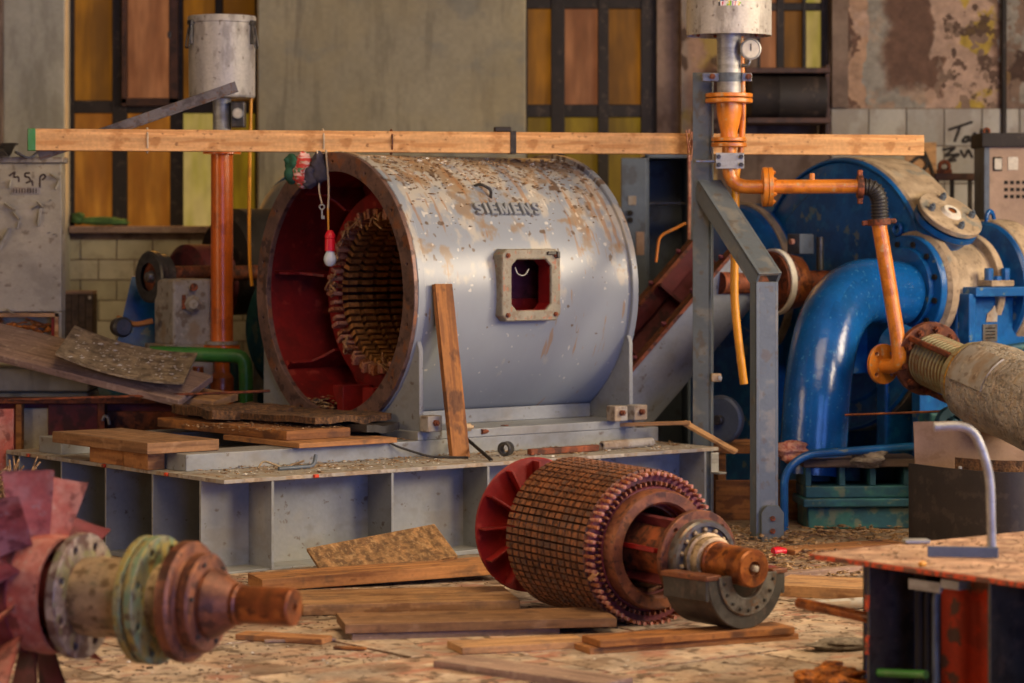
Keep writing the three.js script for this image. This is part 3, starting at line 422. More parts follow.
  let lx = 0.51; for (const c of word) { const t = c === 'I' ? box(0.02, 0.075, 0.022, 0.01, 0.0375, 0.011, 0.003) : nz(new TextGeometry(c, { font, size: 0.075, depth: 0.02, curveSegments: 3, bevelEnabled: true, bevelSize: 0.003, bevelThickness: 0.003, bevelSegments: 1 })); t.computeBoundingBox(); const w = t.boundingBox.max.x - t.boundingBox.min.x; t.rotateX(-Math.PI / 2); const m = P(lt, 'letter', uvBox(t), M.grey, [lx - t.boundingBox.min.x, DR - 0.012, 0.03]); lx += w * 1.0 + 0.016; }
  lt.children.forEach((m) => { m.position.x -= (lx - 0.51 - 0.49) * 0; m.scale.x = 1; });
  P(g, 'lifting_lug', pipe([V(0.62, DCY + (DR - 0.02) * Math.sin(rad(51)), (DR - 0.02) * Math.cos(rad(51))), V(0.62, DCY + (DR + 0.03) * Math.sin(rad(48)), (DR + 0.03) * Math.cos(rad(48))), V(0.67, DCY + (DR + 0.03) * Math.sin(rad(45)), (DR + 0.03) * Math.cos(rad(45))), V(0.68, DCY + (DR - 0.02) * Math.sin(rad(43)), (DR - 0.02) * Math.cos(rad(43)))], 0.009, 0.02, 7), M.darkSteel);
  // feet
  for (const s of [1, -1]) {
    P(g, 'foot_plate', bx(0, DL - 0.02, 0, 0.05, s * 0.44, s * 0.80, 0.006), M.grey);
    for (const x of [0.02, DL - 0.05]) P(g, 'gusset', shapeGeo([[0.36, 0.05], [0.79, 0.05], [0.785, 0.5], [0.77, 0.54], [0.74, 0.48], [0.69, 0.4], [0.6, 0.28], [0.5, 0.185], [0.4, 0.11], [0.36, 0.09]].map(([a, b]) => [-a * s, b]), 0.022, 0.003).rotateY(Math.PI / 2).translate(x, 0, 0), M.grey);
    P(g, 'side_skirt', bx(0.05, DL - 0.06, 0.05, 0.13, s * 0.42, s * 0.44, 0.004), M.grey);
  }
  for (const x of [0.06, 1.4, 1.55]) { const b = P(g, 'foot_clamp', box(0.1, 0.09, 0.08, x, 0.095, 0.84, 0.008), M.greyDusty); P(b, 'bolt', hex(0.018, 0.02), M.rust, [x, 0.1, 0.88], [0, -Math.PI / 2, 0]); }
}

// ---------------------------------------------------------------- rotor on the floor
{
  const a = rad(57), RR = 0.345, Y = RR + 0.012;
  const g = thing('motor_rotor', 'rusty motor rotor with gridded core, bar ends and thick shaft lying on the floor', 'rotor', V(0.22, Y + 0.004, -12.41), -a); g.rotation.z = -0.018;
  const c0 = 0.07, cl = 0.69;
  P(g, 'core_body', latheX([[0, c0], [RR - 0.052, c0], [RR - 0.052, cl], [0.18, cl], [0.18, 0.3], [0, 0.3]], 72), M.core);
  const NS = 64, NK = 12, pk = (cl - c0) / NK, l = [];
  for (let i = 0; i < NS; i++) for (let k = 0; k < NK; k++) { const b = new THREE.BoxGeometry(pk - 0.013, 0.055, 2 * Math.PI * RR / NS - 0.01); b.translate(c0 + (k + 0.5) * pk, RR - 0.0285, 0); b.rotateX(i / NS * Math.PI * 2); l.push(b); }
  const pc = P(g, 'core_packets', uvBox(merge(l)), M.core); pc.userData.kind = 'stuff'; pc.userData.label = 'rusty iron core divided into small squares';
  const r1 = uvBox(crease(new THREE.CylinderGeometry(0.0082, 0.0088, 0.07, 10).rotateZ(Math.PI / 2))), r2 = box(0.05, 0.018, 0.01, 0, 0, 0, 0.003);
  for (let i = 0; i < NS; i++) {
    const t = (i + 0.5) / NS * Math.PI * 2;
    P(g, 'bar_end', r1, i % 4 ? M.copperPink : M.copper, [cl + 0.02, Math.cos(t) * (RR - 0.018), Math.sin(t) * (RR - 0.018)], [t, rr(-0.1, 0.1), rr(-0.1, 0.1)]);
    P(g, 'inner_bar_end', r2, i % 3 ? M.copper : M.rust, [cl + 0.015, Math.cos(t) * (RR - 0.06), Math.sin(t) * (RR - 0.06)], [t, 0, 0]);
  }
  P(g, 'end_plate', latheX([[0.19, cl], [RR - 0.012, cl], [RR - 0.015, cl + 0.01], [0.275, cl + 0.014], [0.27, cl + 0.03], [0.19, cl + 0.03]], 72), M.maroon);
  P(g, 'end_ring', latheX([[0.2, cl + 0.02], [0.262, cl + 0.02], [0.262, cl + 0.085], [0.254, cl + 0.1], [0.21, cl + 0.1], [0.2, cl + 0.09], [0.2, cl - 0.1]], 64), M.rustRing);
  P(g, 'hub', latheX([[0.0, 0.3], [0.135, 0.3], [0.125, 0.9], [0.11, 1.04], [0, 1.04]], 12), M.rust);
  for (let i = 0; i < 6; i++) P(g, 'spoke', box(0.55, 0.05, 0.022, 0.68, 0.14, 0, 0.004), i % 2 ? M.red : M.maroon, [0, 0, 0], [i / 6 * Math.PI * 2 + 0.35, 0, 0]);
  // bearing shield and seals
  P(g, 'bearing_flange', T(flange(0.2, 0.11, 4, 0.175, 0.012, 0.022, 64), 1.035, 0, 0), M.rustRing);
  P(g, 'bearing_ring', latheX([[0.1, 1.06], [0.165, 1.06], [0.165, 1.1], [0.158, 1.11], [0.14, 1.11], [0.138, 1.095], [0.1, 1.095]], 56), M.steel);
  for (let i = 0; i < 14; i++) { const t = i / 14 * Math.PI * 2; P(g, 'bearing_ball', ballGeo(), M.brass, [1.1, Math.cos(t) * 0.124, Math.sin(t) * 0.124]); }
  P(g, 'seal_ring', latheX([[0.07, 1.09], [0.11, 1.09], [0.113, 1.1], [0.113, 1.125], [0.1, 1.13], [0.1, 1.15], [0.104, 1.155], [0.1, 1.175], [0.09, 1.18], [0.07, 1.18]], 48), M.brass);
  P(g, 'shaft', latheX([[0.078, 1.04], [0.082, 1.18], [0.086, 1.185], [0.086, 1.2], [0.08, 1.205], [0.08, 1.435], [0.074, 1.443], [0.03, 1.443], [0.028, 1.43], [0, 1.43]], 48), M.rustShaft);
  P(g, 'shaft_stub', latheX(discP(0.014, 1.425, 1.46), 16), M.greyDusty);
  // red fan disc at the far end
  P(g, 'fan_disc', latheX([[0.05, -0.24], [0.31, -0.24], [0.315, -0.232], [0.31, -0.225], [0.05, -0.225]], 64), M.red);
  P(g, 'fan_hub', latheX([[0, -0.25], [0.13, -0.25], [0.13, 0.08], [0, 0.08]], 40), M.maroon);
  for (let i = 0; i < 12; i++) P(g, 'fan_rib', box(0.06, 0.18, 0.01, -0.2, 0.21, 0, 0.002), M.red, [0, 0, 0], [i / 12 * Math.PI * 2, 0, 0]);
  P(g, 'wood_chip', box(0.05, 0.02, 0.03, 0, 0, 0), M.fresh, [0.72, -0.1, 0.31], [0.4, 0.3, 0.6]);
}
function ballGeo() { return ballGeo.g || (ballGeo.g = nz(new THREE.SphereGeometry(0.0125, 10, 7))); }
// lower half of a plain bearing under the shaft
{
  const g = thing('bearing_half', 'grey half-round bearing housing with bolted liner under the rotor shaft', 'bearing', V(0.915, 0.075, -11.37), -rad(50));
  const cy = 0.222, h = (ri, ro, x0, x1, n = 40) => T(latheX([[ri, x0], [ro - 0.006, x0], [ro, x0 + 0.006], [ro, x1 - 0.006], [ro - 0.006, x1], [ri, x1], [ri, x0]], n, Math.PI / 2, Math.PI).rotateX(0), 0, cy, 0);
  const half = (ri, ro, x0, x1) => { const s = new THREE.Shape(); s.absarc(0, 0, ro, Math.PI, 2 * Math.PI, false); s.absarc(0, 0, ri, 2 * Math.PI, Math.PI, true); return T(uvBox(crease(new THREE.ExtrudeGeometry(s, { depth: x1 - x0, bevelEnabled: true, bevelSize: 0.004, bevelThickness: 0.004, bevelSegments: 1, curveSegments: 28 }).rotateY(Math.PI / 2))), x0, cy, 0); };
  P(g, 'housing', half(0.15, 0.222, -0.17, 0.1), M.darkSteel);
  P(g, 'web', half(0.12, 0.2, -0.15, 0.06), M.darkSteel);
  const li = P(g, 'liner', half(0.1, 0.165, 0.09, 0.112), M.steel);
  for (let i = 0; i < 9; i++) { const t = Math.PI + (i + 0.5) / 9 * Math.PI; P(li, 'bolt', hex(0.008, 0.006), M.darkSteel, [0.116, cy + Math.sin(t) * 0.145, -Math.cos(t) * 0.145]); }
  for (const s of [1, -1]) { P(g, 'lip', box(0.28, 0.022, 0.09, -0.03, cy + 0.002, s * 0.195, 0.005), M.rustRing); P(g, 'ear', box(0.26, 0.09, 0.02, -0.03, cy - 0.05, s * 0.222, 0.005), M.darkSteel); }
  P(g, 'red_face', box(0.13, 0.006, 0.05, 0.0, cy + 0.016, -0.19, 0.002), M.red);
}
// ---------------------------------------------------------------- fan rotor, front left
{
  const a = rad(21), g = thing('fan_rotor', 'axial fan rotor with dusty red blades, bolted flanges and rusty shaft end', 'fan rotor', V(-1.505, 0.45, -9.516), -a);
  P(g, 'flange', T(flange(0.218, 0.1, 8, 0.178, 0.019, 0.03, 64), -0.03, 0, 0), M.mottled);
  P(g, 'flange_edge', latheX(ringP(0.205, 0.2195, -0.032, -0.006), 64), M.greenish);
  P(g, 'sleeve', latheX([[0.0, -0.02], [0.136, -0.02], [0.138, 0.03], [0.142, 0.06], [0.138, 0.1], [0.138, 0.25], [0, 0.25]], 56), M.brass);
  P(g, 'flange', T(flange(0.219, 0.1, 8, 0.182, 0.018, 0.022, 64), 0.235, 0, 0), M.greenish);
  P(g, 'flange', T(flange(0.221, 0.1, 8, 0.184, 0.018, 0.026, 64), 0.278, 0, 0), M.greenish);
  P(g, 'spacer', latheX([[0, 0.24], [0.205, 0.25], [0.205, 0.28], [0.13, 0.29], [0.13, 0.4], [0, 0.4]], 56), M.brass);
  P(g, 'coupling', latheX([[0.1, 0.377], [0.19, 0.377], [0.207, 0.384], [0.21, 0.392], [0.21, 0.424], [0.2, 0.432], [0.172, 0.434], [0.165, 0.442], [0.165, 0.450], [0.172, 0.457], [0.172, 0.484], [0.165, 0.492], [0.118, 0.494], [0.118, 0.504], [0.12, 0.512], [0.108, 0.537], [0.092, 0.562], [0.076, 0.592], [0.07, 0.602], [0, 0.602]], 64), M.rustRing);
  for (let i = 0; i < 6; i++) { const t = (i + 0.2) / 6 * Math.PI * 2; P(g, 'set_screw', hex(0.009, 0.006), M.darkSteel, [0.493, Math.sin(t) * 0.143, Math.cos(t) * 0.143]); }
  P(g, 'shaft', latheX([[0.07, 0.580], [0.074, 0.586], [0.074, 0.612], [0.066, 0.618], [0.066, 0.810], [0.061, 0.817], [0.014, 0.817], [0.013, 0.780], [0, 0.780]], 48), M.rustShaft);
  P(g, 'hub_shroud', latheX([[0.15, -0.2], [0.205, -0.2], [0.212, -0.13], [0.205, -0.075], [0.195, -0.075], [0.2, -0.12], [0.15, -0.12]], 56), M.redDust);
  P(g, 'hub', latheX([[0, -0.62], [0.2, -0.62], [0.21, -0.6], [0.21, -0.2], [0.12, -0.16], [0.12, -0.03], [0, -0.03]], 48), M.maroon);
  const bl = () => { const n = 6, s = new THREE.PlaneGeometry(0.165, 0.25, 4, n), p = s.attributes.position; for (let i = 0; i < p.count; i++) { const x = p.getX(i), y = p.getY(i) + 0.125, tw = -0.6 + 0.25 * y / 0.27, w = x * (0.8 + 0.35 * y / 0.27), c = 0.12 * w * w / 0.01 * 0.1; p.setXYZ(i, w * Math.cos(tw), 0.19 + y, w * Math.sin(tw) + c); } s.computeVertexNormals(); const b = s.clone(); b.translate(0.004, 0, 0.006); const idx = b.index.array; for (let i = 0; i < idx.length; i += 3) { const q = idx[i]; idx[i] = idx[i + 1]; idx[i + 1] = q; } b.computeVertexNormals(); return uvBox(merge([s, b])); };
  for (let row = 0; row < 1; row++) for (let i = 0; i < 11; i++) P(g, 'blade', bl(), rnd() < 0.8 ? M.redDust : M.maroon, [-0.21 - row * 0.24, 0, 0], [(i + row * 0.5 + 0.1) / 11 * Math.PI * 2, 0, 0]);
}
// ---------------------------------------------------------------- timber beam over the drum
const BM0 = V(wx(28, 15.3), 2.19, -15.3), BM1 = V(wx(922, 16.35), 2.19, -16.35);
{
  const len = BM0.distanceTo(BM1), g = thing('timber_beam', 'long fresh timber beam laid across the top of the drum', 'beam', BM0.clone(), Math.atan2(-(BM1.z - BM0.z), BM1.x - BM0.x));
  P(g, 'squared_timber', box(len, 0.124, 0.08, len / 2, 0.062, 0, 0.004), M.fresh);
  P(g, 'green_end', box(0.045, 0.126, 0.082, 0.02, 0.062, 0, 0.003), M.green).userData.label = 'green painted end';
  for (const [x, m] of [[0.67, M.string], [1.68, M.string], [2.08, M.rust]]) P(g, 'tie', uvBox(crease(new THREE.TorusGeometry(0.079, 0.006, 6, 24).scale(1.0, 1, 1).rotateY(Math.PI / 2).scale(1, 0.9, 0.62).translate(x, 0.062, 0))), m);
  P(g, 'strap', merge([bx(2.78, 2.815, -0.004, 0.13, -0.045, 0.045, 0.003), box(0.1, 0.03, 0.05, 2.74, 0.14, 0, 0.008)]), M.soot);
  const fz = []; for (let i = 0; i < 16; i++) { const x = rr(3.84, 3.95); fz.push(pipe([V(x, rr(0.0, 0.14), 0.05), V(x + rr(-0.04, 0.04), rr(-0.02, 0.16), 0.07), V(x + rr(-0.05, 0.05), rr(-0.04, 0.17), 0.06)], 0.005, 0.02, 5)); } P(g, 'frayed_rope', merge(fz), M.copperPink);
}
{ // angle iron leaning over the beam, left
  const p = at(40, 159, 15.44), q = at(238, 90, 15.56), g = thing('angle_iron', 'rusty grey angle iron tied across the timber beam at the left', 'angle iron');
  const len = p.distanceTo(q); const m = P(g, 'angle_leg', box(len, 0.008, 0.07, 0, 0, 0, 0.002), M.steel); orient(m, p, q, V(0, 1, 0.25)); const m2 = P(g, 'angle_leg', box(len, 0.06, 0.008, 0, 0.03, 0.03, 0.002), M.steel); m2.quaternion.copy(m.quaternion); m2.position.copy(m.position);
}
{ // lamp and key on strings
  const g = thing('hanging_lamp', 'bare bulb in a red socket hanging on a cord from the beam', 'lamp', V(0, 0, 0)), d = 15.5;
  const top = at(326, 150, d), so = at(328.5, 232, d), bt = at(330, 251, d);
  P(g, 'cord', pipe([top, at(329, 190, d), at(328, 210, d)], 0.006, 0.1, 7), M.string); P(g, 'yellow_cord', pipe([at(328, 208, d), so], 0.006, 0.1, 7), M.yellow);
  P(g, 'socket', latheY([[0, 0.12], [0.014, 0.12], [0.024, 0.105], [0.031, 0.09], [0.031, 0.075], [0.027, 0.07], [0.03, 0.06], [0.03, 0.0], [0, 0]], 24), M.redPlastic, bt);
  P(g, 'bulb', latheY([[0, 0.01], [0.018, 0.01], [0.022, -0.005], [0.034, -0.03], [0.037, -0.05], [0.031, -0.072], [0.018, -0.086], [0, -0.09]], 24), M.bulb, bt);
  const k = thing('key', 'small steel key hanging on a string beside the bulb', 'key'), c = at(322, 207, d);
  P(k, 'string', pipe([at(317, 150, d), at(319, 175, d), at(319, 192, d), c.clone().add(V(0, 0.02, 0))], 0.005, 0.1, 6), M.string);
  P(k, 'bow', uvBox(new THREE.TorusGeometry(0.014, 0.005, 6, 16)), M.zinc, c); P(k, 'blade', merge([box(0.01, 0.055, 0.006, 0, -0.04, 0), box(0.02, 0.02, 0.005, 0.006, -0.06, 0)]), M.zinc, c);
}
function crumple(rx, ry, rz, amp, sd, seg = 22) {
  const g = new THREE.SphereGeometry(1, seg, seg - 6), p = g.attributes.position;
  for (let i = 0; i < p.count; i++) { const x = p.getX(i), y = p.getY(i), z = p.getZ(i), u = Math.atan2(z, x) / (2 * Math.PI) + 0.5, v = y * 0.5 + 0.5, k = 1 + amp * (fbm(u, v, 6, 5, 3, sd) - 0.5) * 2 * (1 - Math.pow(Math.abs(y), 6)); p.setXYZ(i, x * k * rx, y * (1 + amp * 0.3 * (k - 1)) * ry, z * k * rz); }
  g.computeVertexNormals(); return uvBox(g);
}
for (const [px, py, rx, ry, m, lb, s] of [[292, 169, 0.045, 0.09, M.ragGreen, 'dark green rag knotted on the drum rim', 5], [303, 170, 0.05, 0.11, M.ragStripe, 'red and white striped rag on the drum rim', 15], [310, 177, 0.045, 0.07, M.ragDark, 'black spotted rag hanging over the drum rim', 25], [319, 168, 0.045, 0.1, M.ragDark, 'plain charcoal rag under the beam at the drum rim', 35]])
  tag(P(scene, 'rag', crumple(rx, ry, 0.05, 0.9, s), m, at(px, py, 15.52)), lb, 'rag', 'rags tied over the drum rim');
// plank leaning on the drum
function board(name, label, p, q, w, t, up, m, group, cat = 'plank') {
  const o = P(scene, name, box(p.distanceTo(q), t, w, 0, 0, 0, 0.004), m); orient(o, p, q, up); return tag(o, label, cat, group);
}
board('plank', 'short brown plank standing on the base and leaning against the drum', BL(1.71, 0.49, -0.315), BL(1.715, 1.44, -0.485), 0.12, 0.035, V(0.616, 0.15, 0.788), M.plankRed);

// ---------------------------------------------------------------- boards and mats on the base
function slab(name, label, x0, x1, y0, y1, z0, z1, m, turn = 0, cat = 'plank', group) {
  const lx = Math.abs(x1 - x0), lz = Math.abs(z1 - z0), along = lx >= lz, o = P(scene, name, along ? box(lx, y1 - y0, lz, 0, 0, 0, 0.005) : box(lz, y1 - y0, lx, 0, 0, 0, 0.005), m, BL((x0 + x1) / 2, (y0 + y1) / 2, (z0 + z1) / 2)); o.rotation.y = ROT + turn + (along ? 0 : Math.PI / 2); return tag(o, label, cat, group);
}
slab('plank', 'wide grey-brown plank lying over the left end of the base', -0.09, 0.345, 0.582, 0.642, -1.62, -0.6, M.plankBrown, 0.0);
slab('wood_block', 'short timber block under the wide plank, left one', 0.0, 0.085, 0.49, 0.58, -1.36, -1.02, M.plank, 0.03, 'block');
slab('wood_block', 'short timber block under the wide plank, right one', -0.02, 0.08, 0.49, 0.58, -0.98, -0.7, M.plank, -0.05, 'block');
slab('plank', 'thin orange board lying lowest on the front rail before the drum', 0.74, 1.38, 0.582, 0.61, -1.2, -0.44, M.plank, 0);
slab('plank', 'thick board on top of the thin orange board before the drum mouth', 0.77, 1.19, 0.611, 0.663, -1.95, -0.62, M.plankRed, 0.01);
function mat3(name, label, c, lx, lz, t, amp, m, turn, cat) {          // wavy thick sheet
  const g = new THREE.BoxGeometry(lx, t, lz, 22, 1, 14), p = g.attributes.position, sd = (ms += 7);
  for (let i = 0; i < p.count; i++) { const x = p.getX(i), z = p.getZ(i), u = x / lx + 0.5, v = z / lz + 0.5, e = 1 + 0.1 * (fbm(u, v, 4, 4, 2, sd + 3) - 0.5); p.setXYZ(i, x * e, p.getY(i) + amp * (fbm(u, v, 3, 3, 3, sd) - 0.3), z * e); }
  g.computeVertexNormals(); const o = P(scene, name, uvBox(g), m, c); o.rotation.y = ROT + turn; return tag(o, label, cat);
}
mat3('fibre_mat', 'thick brown fibre mat at the mouth of the drum', BL(1.22, 0.69, -1.25), 0.55, 1.1, 0.035, 0.05, M.burlap, 0.1, 'mat');
mat3('fibre_mat', 'darker torn fibre mat beside the thick one on the boards', BL(1.06, 0.69, -1.62), 0.5, 0.6, 0.05, 0.06, M.burlap, -0.15, 'mat');
mat3('felt_strip', 'black felt strips under the mats next to the drum flange', BL(1.36, 0.645, -0.8), 0.26, 0.4, 0.04, 0.03, M.rubber, 0.2, 'felt');
// bits and pieces on the base plate
const small = (name, label, cat, geo, m, p, r) => tag(P(scene, name, geo, m, p, r), label, cat);
small('steel_bar', 'rusty square bar on the base edge right of the leaning plank', 'bar', box(0.5, 0.035, 0.04, 0, 0, 0, 0.006), M.rust, BL(2.35, 0.51, -0.2), [0, ROT + 0.02, 0]);
small('pipe_stub', 'pale pipe stub lying beside the rusty square bar', 'pipe', latheX(ringP(0.016, 0.026, -0.2, 0.2), 20), M.greyDusty, BL(2.85, 0.517, -0.24), [0, ROT + 0.06, 0]);
small('bent_rod', 'bent black rod with a brass end on the base edge', 'rod', pipe([BL(1.86, 0.66, -0.5), BL(1.86, 0.585, -0.46), BL(1.7, 0.5, -0.02)], 0.01, 0.03, 7), M.dark, [0, 0, 0]);
small('brass_nut', 'brass nut at the end of the bent rod', 'nut', hex(0.025, 0.05), M.brass, BL(1.86, 0.64, -0.49), [0, ROT, 0]);
small('cable', 'thin black cable draped from the rail to the leaning plank foot', 'cable', pipe([BL(1.36, 0.585, -0.5), BL(1.4, 0.56, -0.48), BL(1.55, 0.5, -0.38), BL(1.72, 0.497, -0.25)], 0.007, 0.05, 6), M.rubber, [0, 0, 0]);
small('twisted_wire', 'twisted brown wire on the base top at the left', 'wire', pipe([BL(0.42, 0.5, -0.34), BL(0.46, 0.54, -0.36), BL(0.55, 0.5, -0.3), BL(0.62, 0.5, -0.36), BL(0.68, 0.53, -0.3)], 0.006, 0.04, 6), M.brass, [0, 0, 0]);
small('hook_bolt', 'blue-black bent hook bolt beside the twisted wire', 'bolt', pipe([BL(0.5, 0.5, -0.27), BL(0.72, 0.502, -0.27), BL(0.74, 0.56, -0.28)], 0.011, 0.03, 8), M.slate, [0, 0, 0]);
small('hex_bolt', 'large dark bolt lying on the base before the drum foot', 'bolt', merge([hex(0.03, 0.04), T(new THREE.CylinderGeometry(0.016, 0.016, 0.14, 12), -0.06, 0, 0, 0, 0, Math.PI / 2)]), M.darkSteel, BL(1.92, 0.61, -0.58), [0, ROT, 0]);
small('anchor_bolt', 'rusty anchor bolt on the rail right of the leaning plank', 'bolt', merge([hex(0.028, 0.035), T(new THREE.CylinderGeometry(0.015, 0.015, 0.22, 12), -0.1, 0, 0, 0, 0, Math.PI / 2)]), M.rust, BL(2.2, 0.61, -0.56), [0, ROT + 0.3, 0]);
small('round_clip', 'small round steel collar on the base right of centre', 'collar', latheX(ringP(0.025, 0.04, -0.03, 0.03), 20), M.darkSteel, BL(1.98, 0.532, -0.25), [0, ROT + 0.5, 0]);
board('lath', 'thin broken lath lying over the right end of the base', BL(3.0, 0.6, -0.55), BL(3.3, 0.62, -0.2), 0.04, 0.022, V(0, 1, 0), M.plankPale, undefined, 'lath');
board('lath', 'broken lath sloping down over the front right corner of the base', BL(3.29, 0.62, -0.25), BL(3.42, 0.46, 0.06), 0.045, 0.02, V(0, 1, 0.3), M.plankPale, undefined, 'lath');

// ---------------------------------------------------------------- boards on the floor
function lay(name, label, a, b, y, w, t, m, cat = 'plank', lift = 0) {      // front lower edge from a to b (seen places) at height y; the board reaches away
  const p = onY(a[0], a[1], y), q = onY(b[0], b[1], y), x = q.clone().sub(p).normalize(), back = V(x.z, 0, -x.x); if (back.z > 0) back.negate();
  const c = back.clone().multiplyScalar(w / 2).add(V(0, t / 2, 0)); p.add(c); q.add(c); q.y += lift;
  return board(name, label, p, q, w, t, V(0, 1, 0), m, undefined, cat);
}
lay('plank', 'broad floor board with lit front edge, topmost before the rotor', [345, 634], [617, 627], 0.045, 0.34, 0.04, M.plankBrown);
lay('plank', 'dark board under the broad floor board before the rotor', [352, 641], [560, 635], 0.014, 0.36, 0.03, M.plankGrey);
lay('plank', 'pale broad board behind the topmost floor board', [303, 616], [520, 611], 0.014, 0.5, 0.05, M.plankPale);
lay('plank', 'long thick board lying along the foot of the steel base', [262, 592], [508, 580], 0.014, 0.26, 0.06, M.plank, 'plank', 0.03);
{ const o = board('chipboard_sheet', 'rough weathered board leaning low against the steel base', at(317, 566, 13.35), at(446, 541, 13.6), 0.32, 0.02, V(0.15, 1, 0.42), M.chip, undefined, 'board'); }
lay('plank', 'narrow board lying left under the fan shaft end', [235, 640], [322, 645], 0.014, 0.11, 0.025, M.plank);
lay('sheet', 'thin dusty sheet under the floor boards', [433, 657], [640, 648], 0.012, 0.55, 0.006, M.floorPlate, 'sheet');
lay('plank', 'light board butting against the double board at the front', [462, 655], [590, 648], 0.018, 0.2, 0.03, M.plankPale);
lay('plank', 'lower of two boards under the half bearing', [590, 655], [799, 640], 0.014, 0.22, 0.028, M.plank);
lay('plank', 'upper of two boards under the half bearing', [600, 648], [795, 634], 0.043, 0.17, 0.03, M.plankRed);
lay('plank', 'grey board sticking in at the bottom edge of the picture', [433, 668], [600, 692], 0.014, 0.2, 0.03, M.plankGrey);
lay('plank', 'thick sawn board right of the rotor shaft', [768, 596], [868, 601], 0.014, 0.4, 0.055, M.plankPale);
lay('lath', 'dark narrow lath right behind the thick sawn board', [775, 580], [905, 568], 0.014, 0.06, 0.03, M.plankGrey, 'lath');
lay('plank', 'yellowish board under the edge of the bench top', [795, 556], [905, 548], 0.014, 0.18, 0.03, M.plank);
small('steel_pipe', 'brown rod passing under the bench edge', 'rod', pipe([at(799, 603, 10.6), at(870, 618, 10.25), at(893, 619, 10.2)], 0.022, 0.05, 14), M.rustShaft, [0, 0, 0]);
small('steel_pipe', 'grey pipe lying behind the brown rod', 'pipe', pipe([onY(812, 606, 0.04), onY(905, 600, 0.04)], 0.026, 0.05, 14), M.greyDusty, [0, 0, 0]);
small('rag', 'flattened grey rag on the floor beside the bench', 'rag', crumple(0.13, 0.03, 0.07, 0.5, 44), M.ragGrey, onY(842, 645, 0.035), [0, 0.3, 0]);
small('plastic_plug', 'small red plastic plug on the floor near the steel post', 'plug', latheX([[0, -0.03], [0.026, -0.03], [0.03, 0], [0.02, 0.045], [0, 0.05]], 16), M.redPlastic, onY(778, 552, 0.03), [0, 0.4, 0]);
for (let i = 0; i < 5; i++) small('dry_leaf', ['curled amber leaf, largest in the heap at the bench foot', 'curled amber leaf left in the heap at the bench foot', 'dark curled leaf behind the amber heap at the bench foot', 'curled amber leaf right in the heap at the bench foot', 'small curled leaf in front of the heap at the bench foot'][i], 'leaf', crumple([0.07, 0.05, 0.06, 0.06, 0.04][i], 0.04, 0.05, 1.1, 60 + i), M.amberLeaf, onY([825, 808, 832, 850, 838][i], [676, 680, 671, 678, 686][i], 0.045), [0, i, 0]);
for (let i = 0; i < 3; i++) small('wood_scrap', ['thin brown splinter left of the floor boards', 'reddish scrap of wood before the narrow board', 'yellow wood offcut at the foot of the steel base'][i], 'scrap', box([0.3, 0.14, 0.1][i], 0.012, 0.03, 0, 0, 0, 0.003), [M.plankGrey, M.plankRed, M.fresh][i], [onY(300, 640, 0.022), onY(350, 648, 0.022), onY(302, 575, 0.05)][i], [0, [0.2, -0.3, 0.3][i], 0]);

// ---------------------------------------------------------------- bench-like steel stand, front right
const K0 = V(1.126, 0, -10.2), KL = (x, y, z) => V(x, y, z).applyAxisAngle(V(0, 1, 0), ROT).add(K0);
{
  const g = thing('steel_stand', 'low dark steel stand with orange primer edge at the right foreground', 'stand', K0, ROT), y1 = 0.52;
  P(g, 'top_plate', bx(0, 1.9, y1 - 0.02, y1, 0, 1.75, 0.004), M.benchTop);
  P(g, 'painted_edge', bx(-0.006, 0.004, y1 - 0.022, y1 - 0.004, 0, 1.75, 0.002), M.primerEdge).userData.label = 'chipped orange edge';
  P(g, 'stiffener', bx(0.02, 0.26, 0, y1 - 0.02, 0.276, 0.292, 0.003), M.darkSteel);
  P(g, 'stiffener', bx(0.02, 0.26, 0, y1 - 0.02, 0.87, 0.886, 0.003), M.darkSteel);
  P(g, 'stiffener', bx(0.02, 0.26, 0, y1 - 0.02, 1.46, 1.476, 0.003), M.darkSteel);
  P(g, 'edge_strip', merge([bx(0.012, 0.022, 0.33, 0.39, 0.275, 0.293, 0.002), bx(0.012, 0.022, 0.17, 0.24, 0.275, 0.293, 0.002)]), M.primerEdge);
  P(g, 'web', bx(0.26, 0.275, 0, y1 - 0.02, 0.29, 0.43, 0.003), M.darkSteel); P(g, 'web', bx(0.26, 0.275, 0, y1 - 0.02, 0.67, 1.75, 0.003), M.darkSteel);
  P(g, 'web', bx(0.255, 0.275, 0, y1 - 0.02, 0.43, 0.67, 0.003), M.primer).userData.label = 'web plate in flaking orange primer';
  P(g, 'web', bx(0.26, 1.9, 0, y1 - 0.02, 0.02, 0.035, 0.003), M.darkSteel);
  P(g, 'web', bx(1.85, 1.865, 0, y1 - 0.02, 0.03, 1.7, 0.003), M.darkSteel);
  for (const [z, r] of [[0.45, 0.018], [0.49, 0.013], [0.53, 0.014]]) P(g, 'conduit', pipe([V(0.12, 0, z), V(0.12, 0.42, z), V(0.2, 0.47, z)], r, 0.04, 12), z > 0.52 ? M.slate : M.dark);
  P(g, 'conduit_clip', merge([bx(0.09, 0.1, 0.42, 0.46, 0.42, 0.58), bx(0.09, 0.16, 0.44, 0.475, 0.58, 0.67)]), M.zinc);
  P(g, 'bottom_pipe', pipe([V(0.06, 0.1, 0.3), V(0.08, 0.12, 0.52)], 0.016, 0.02, 10), M.green);
}
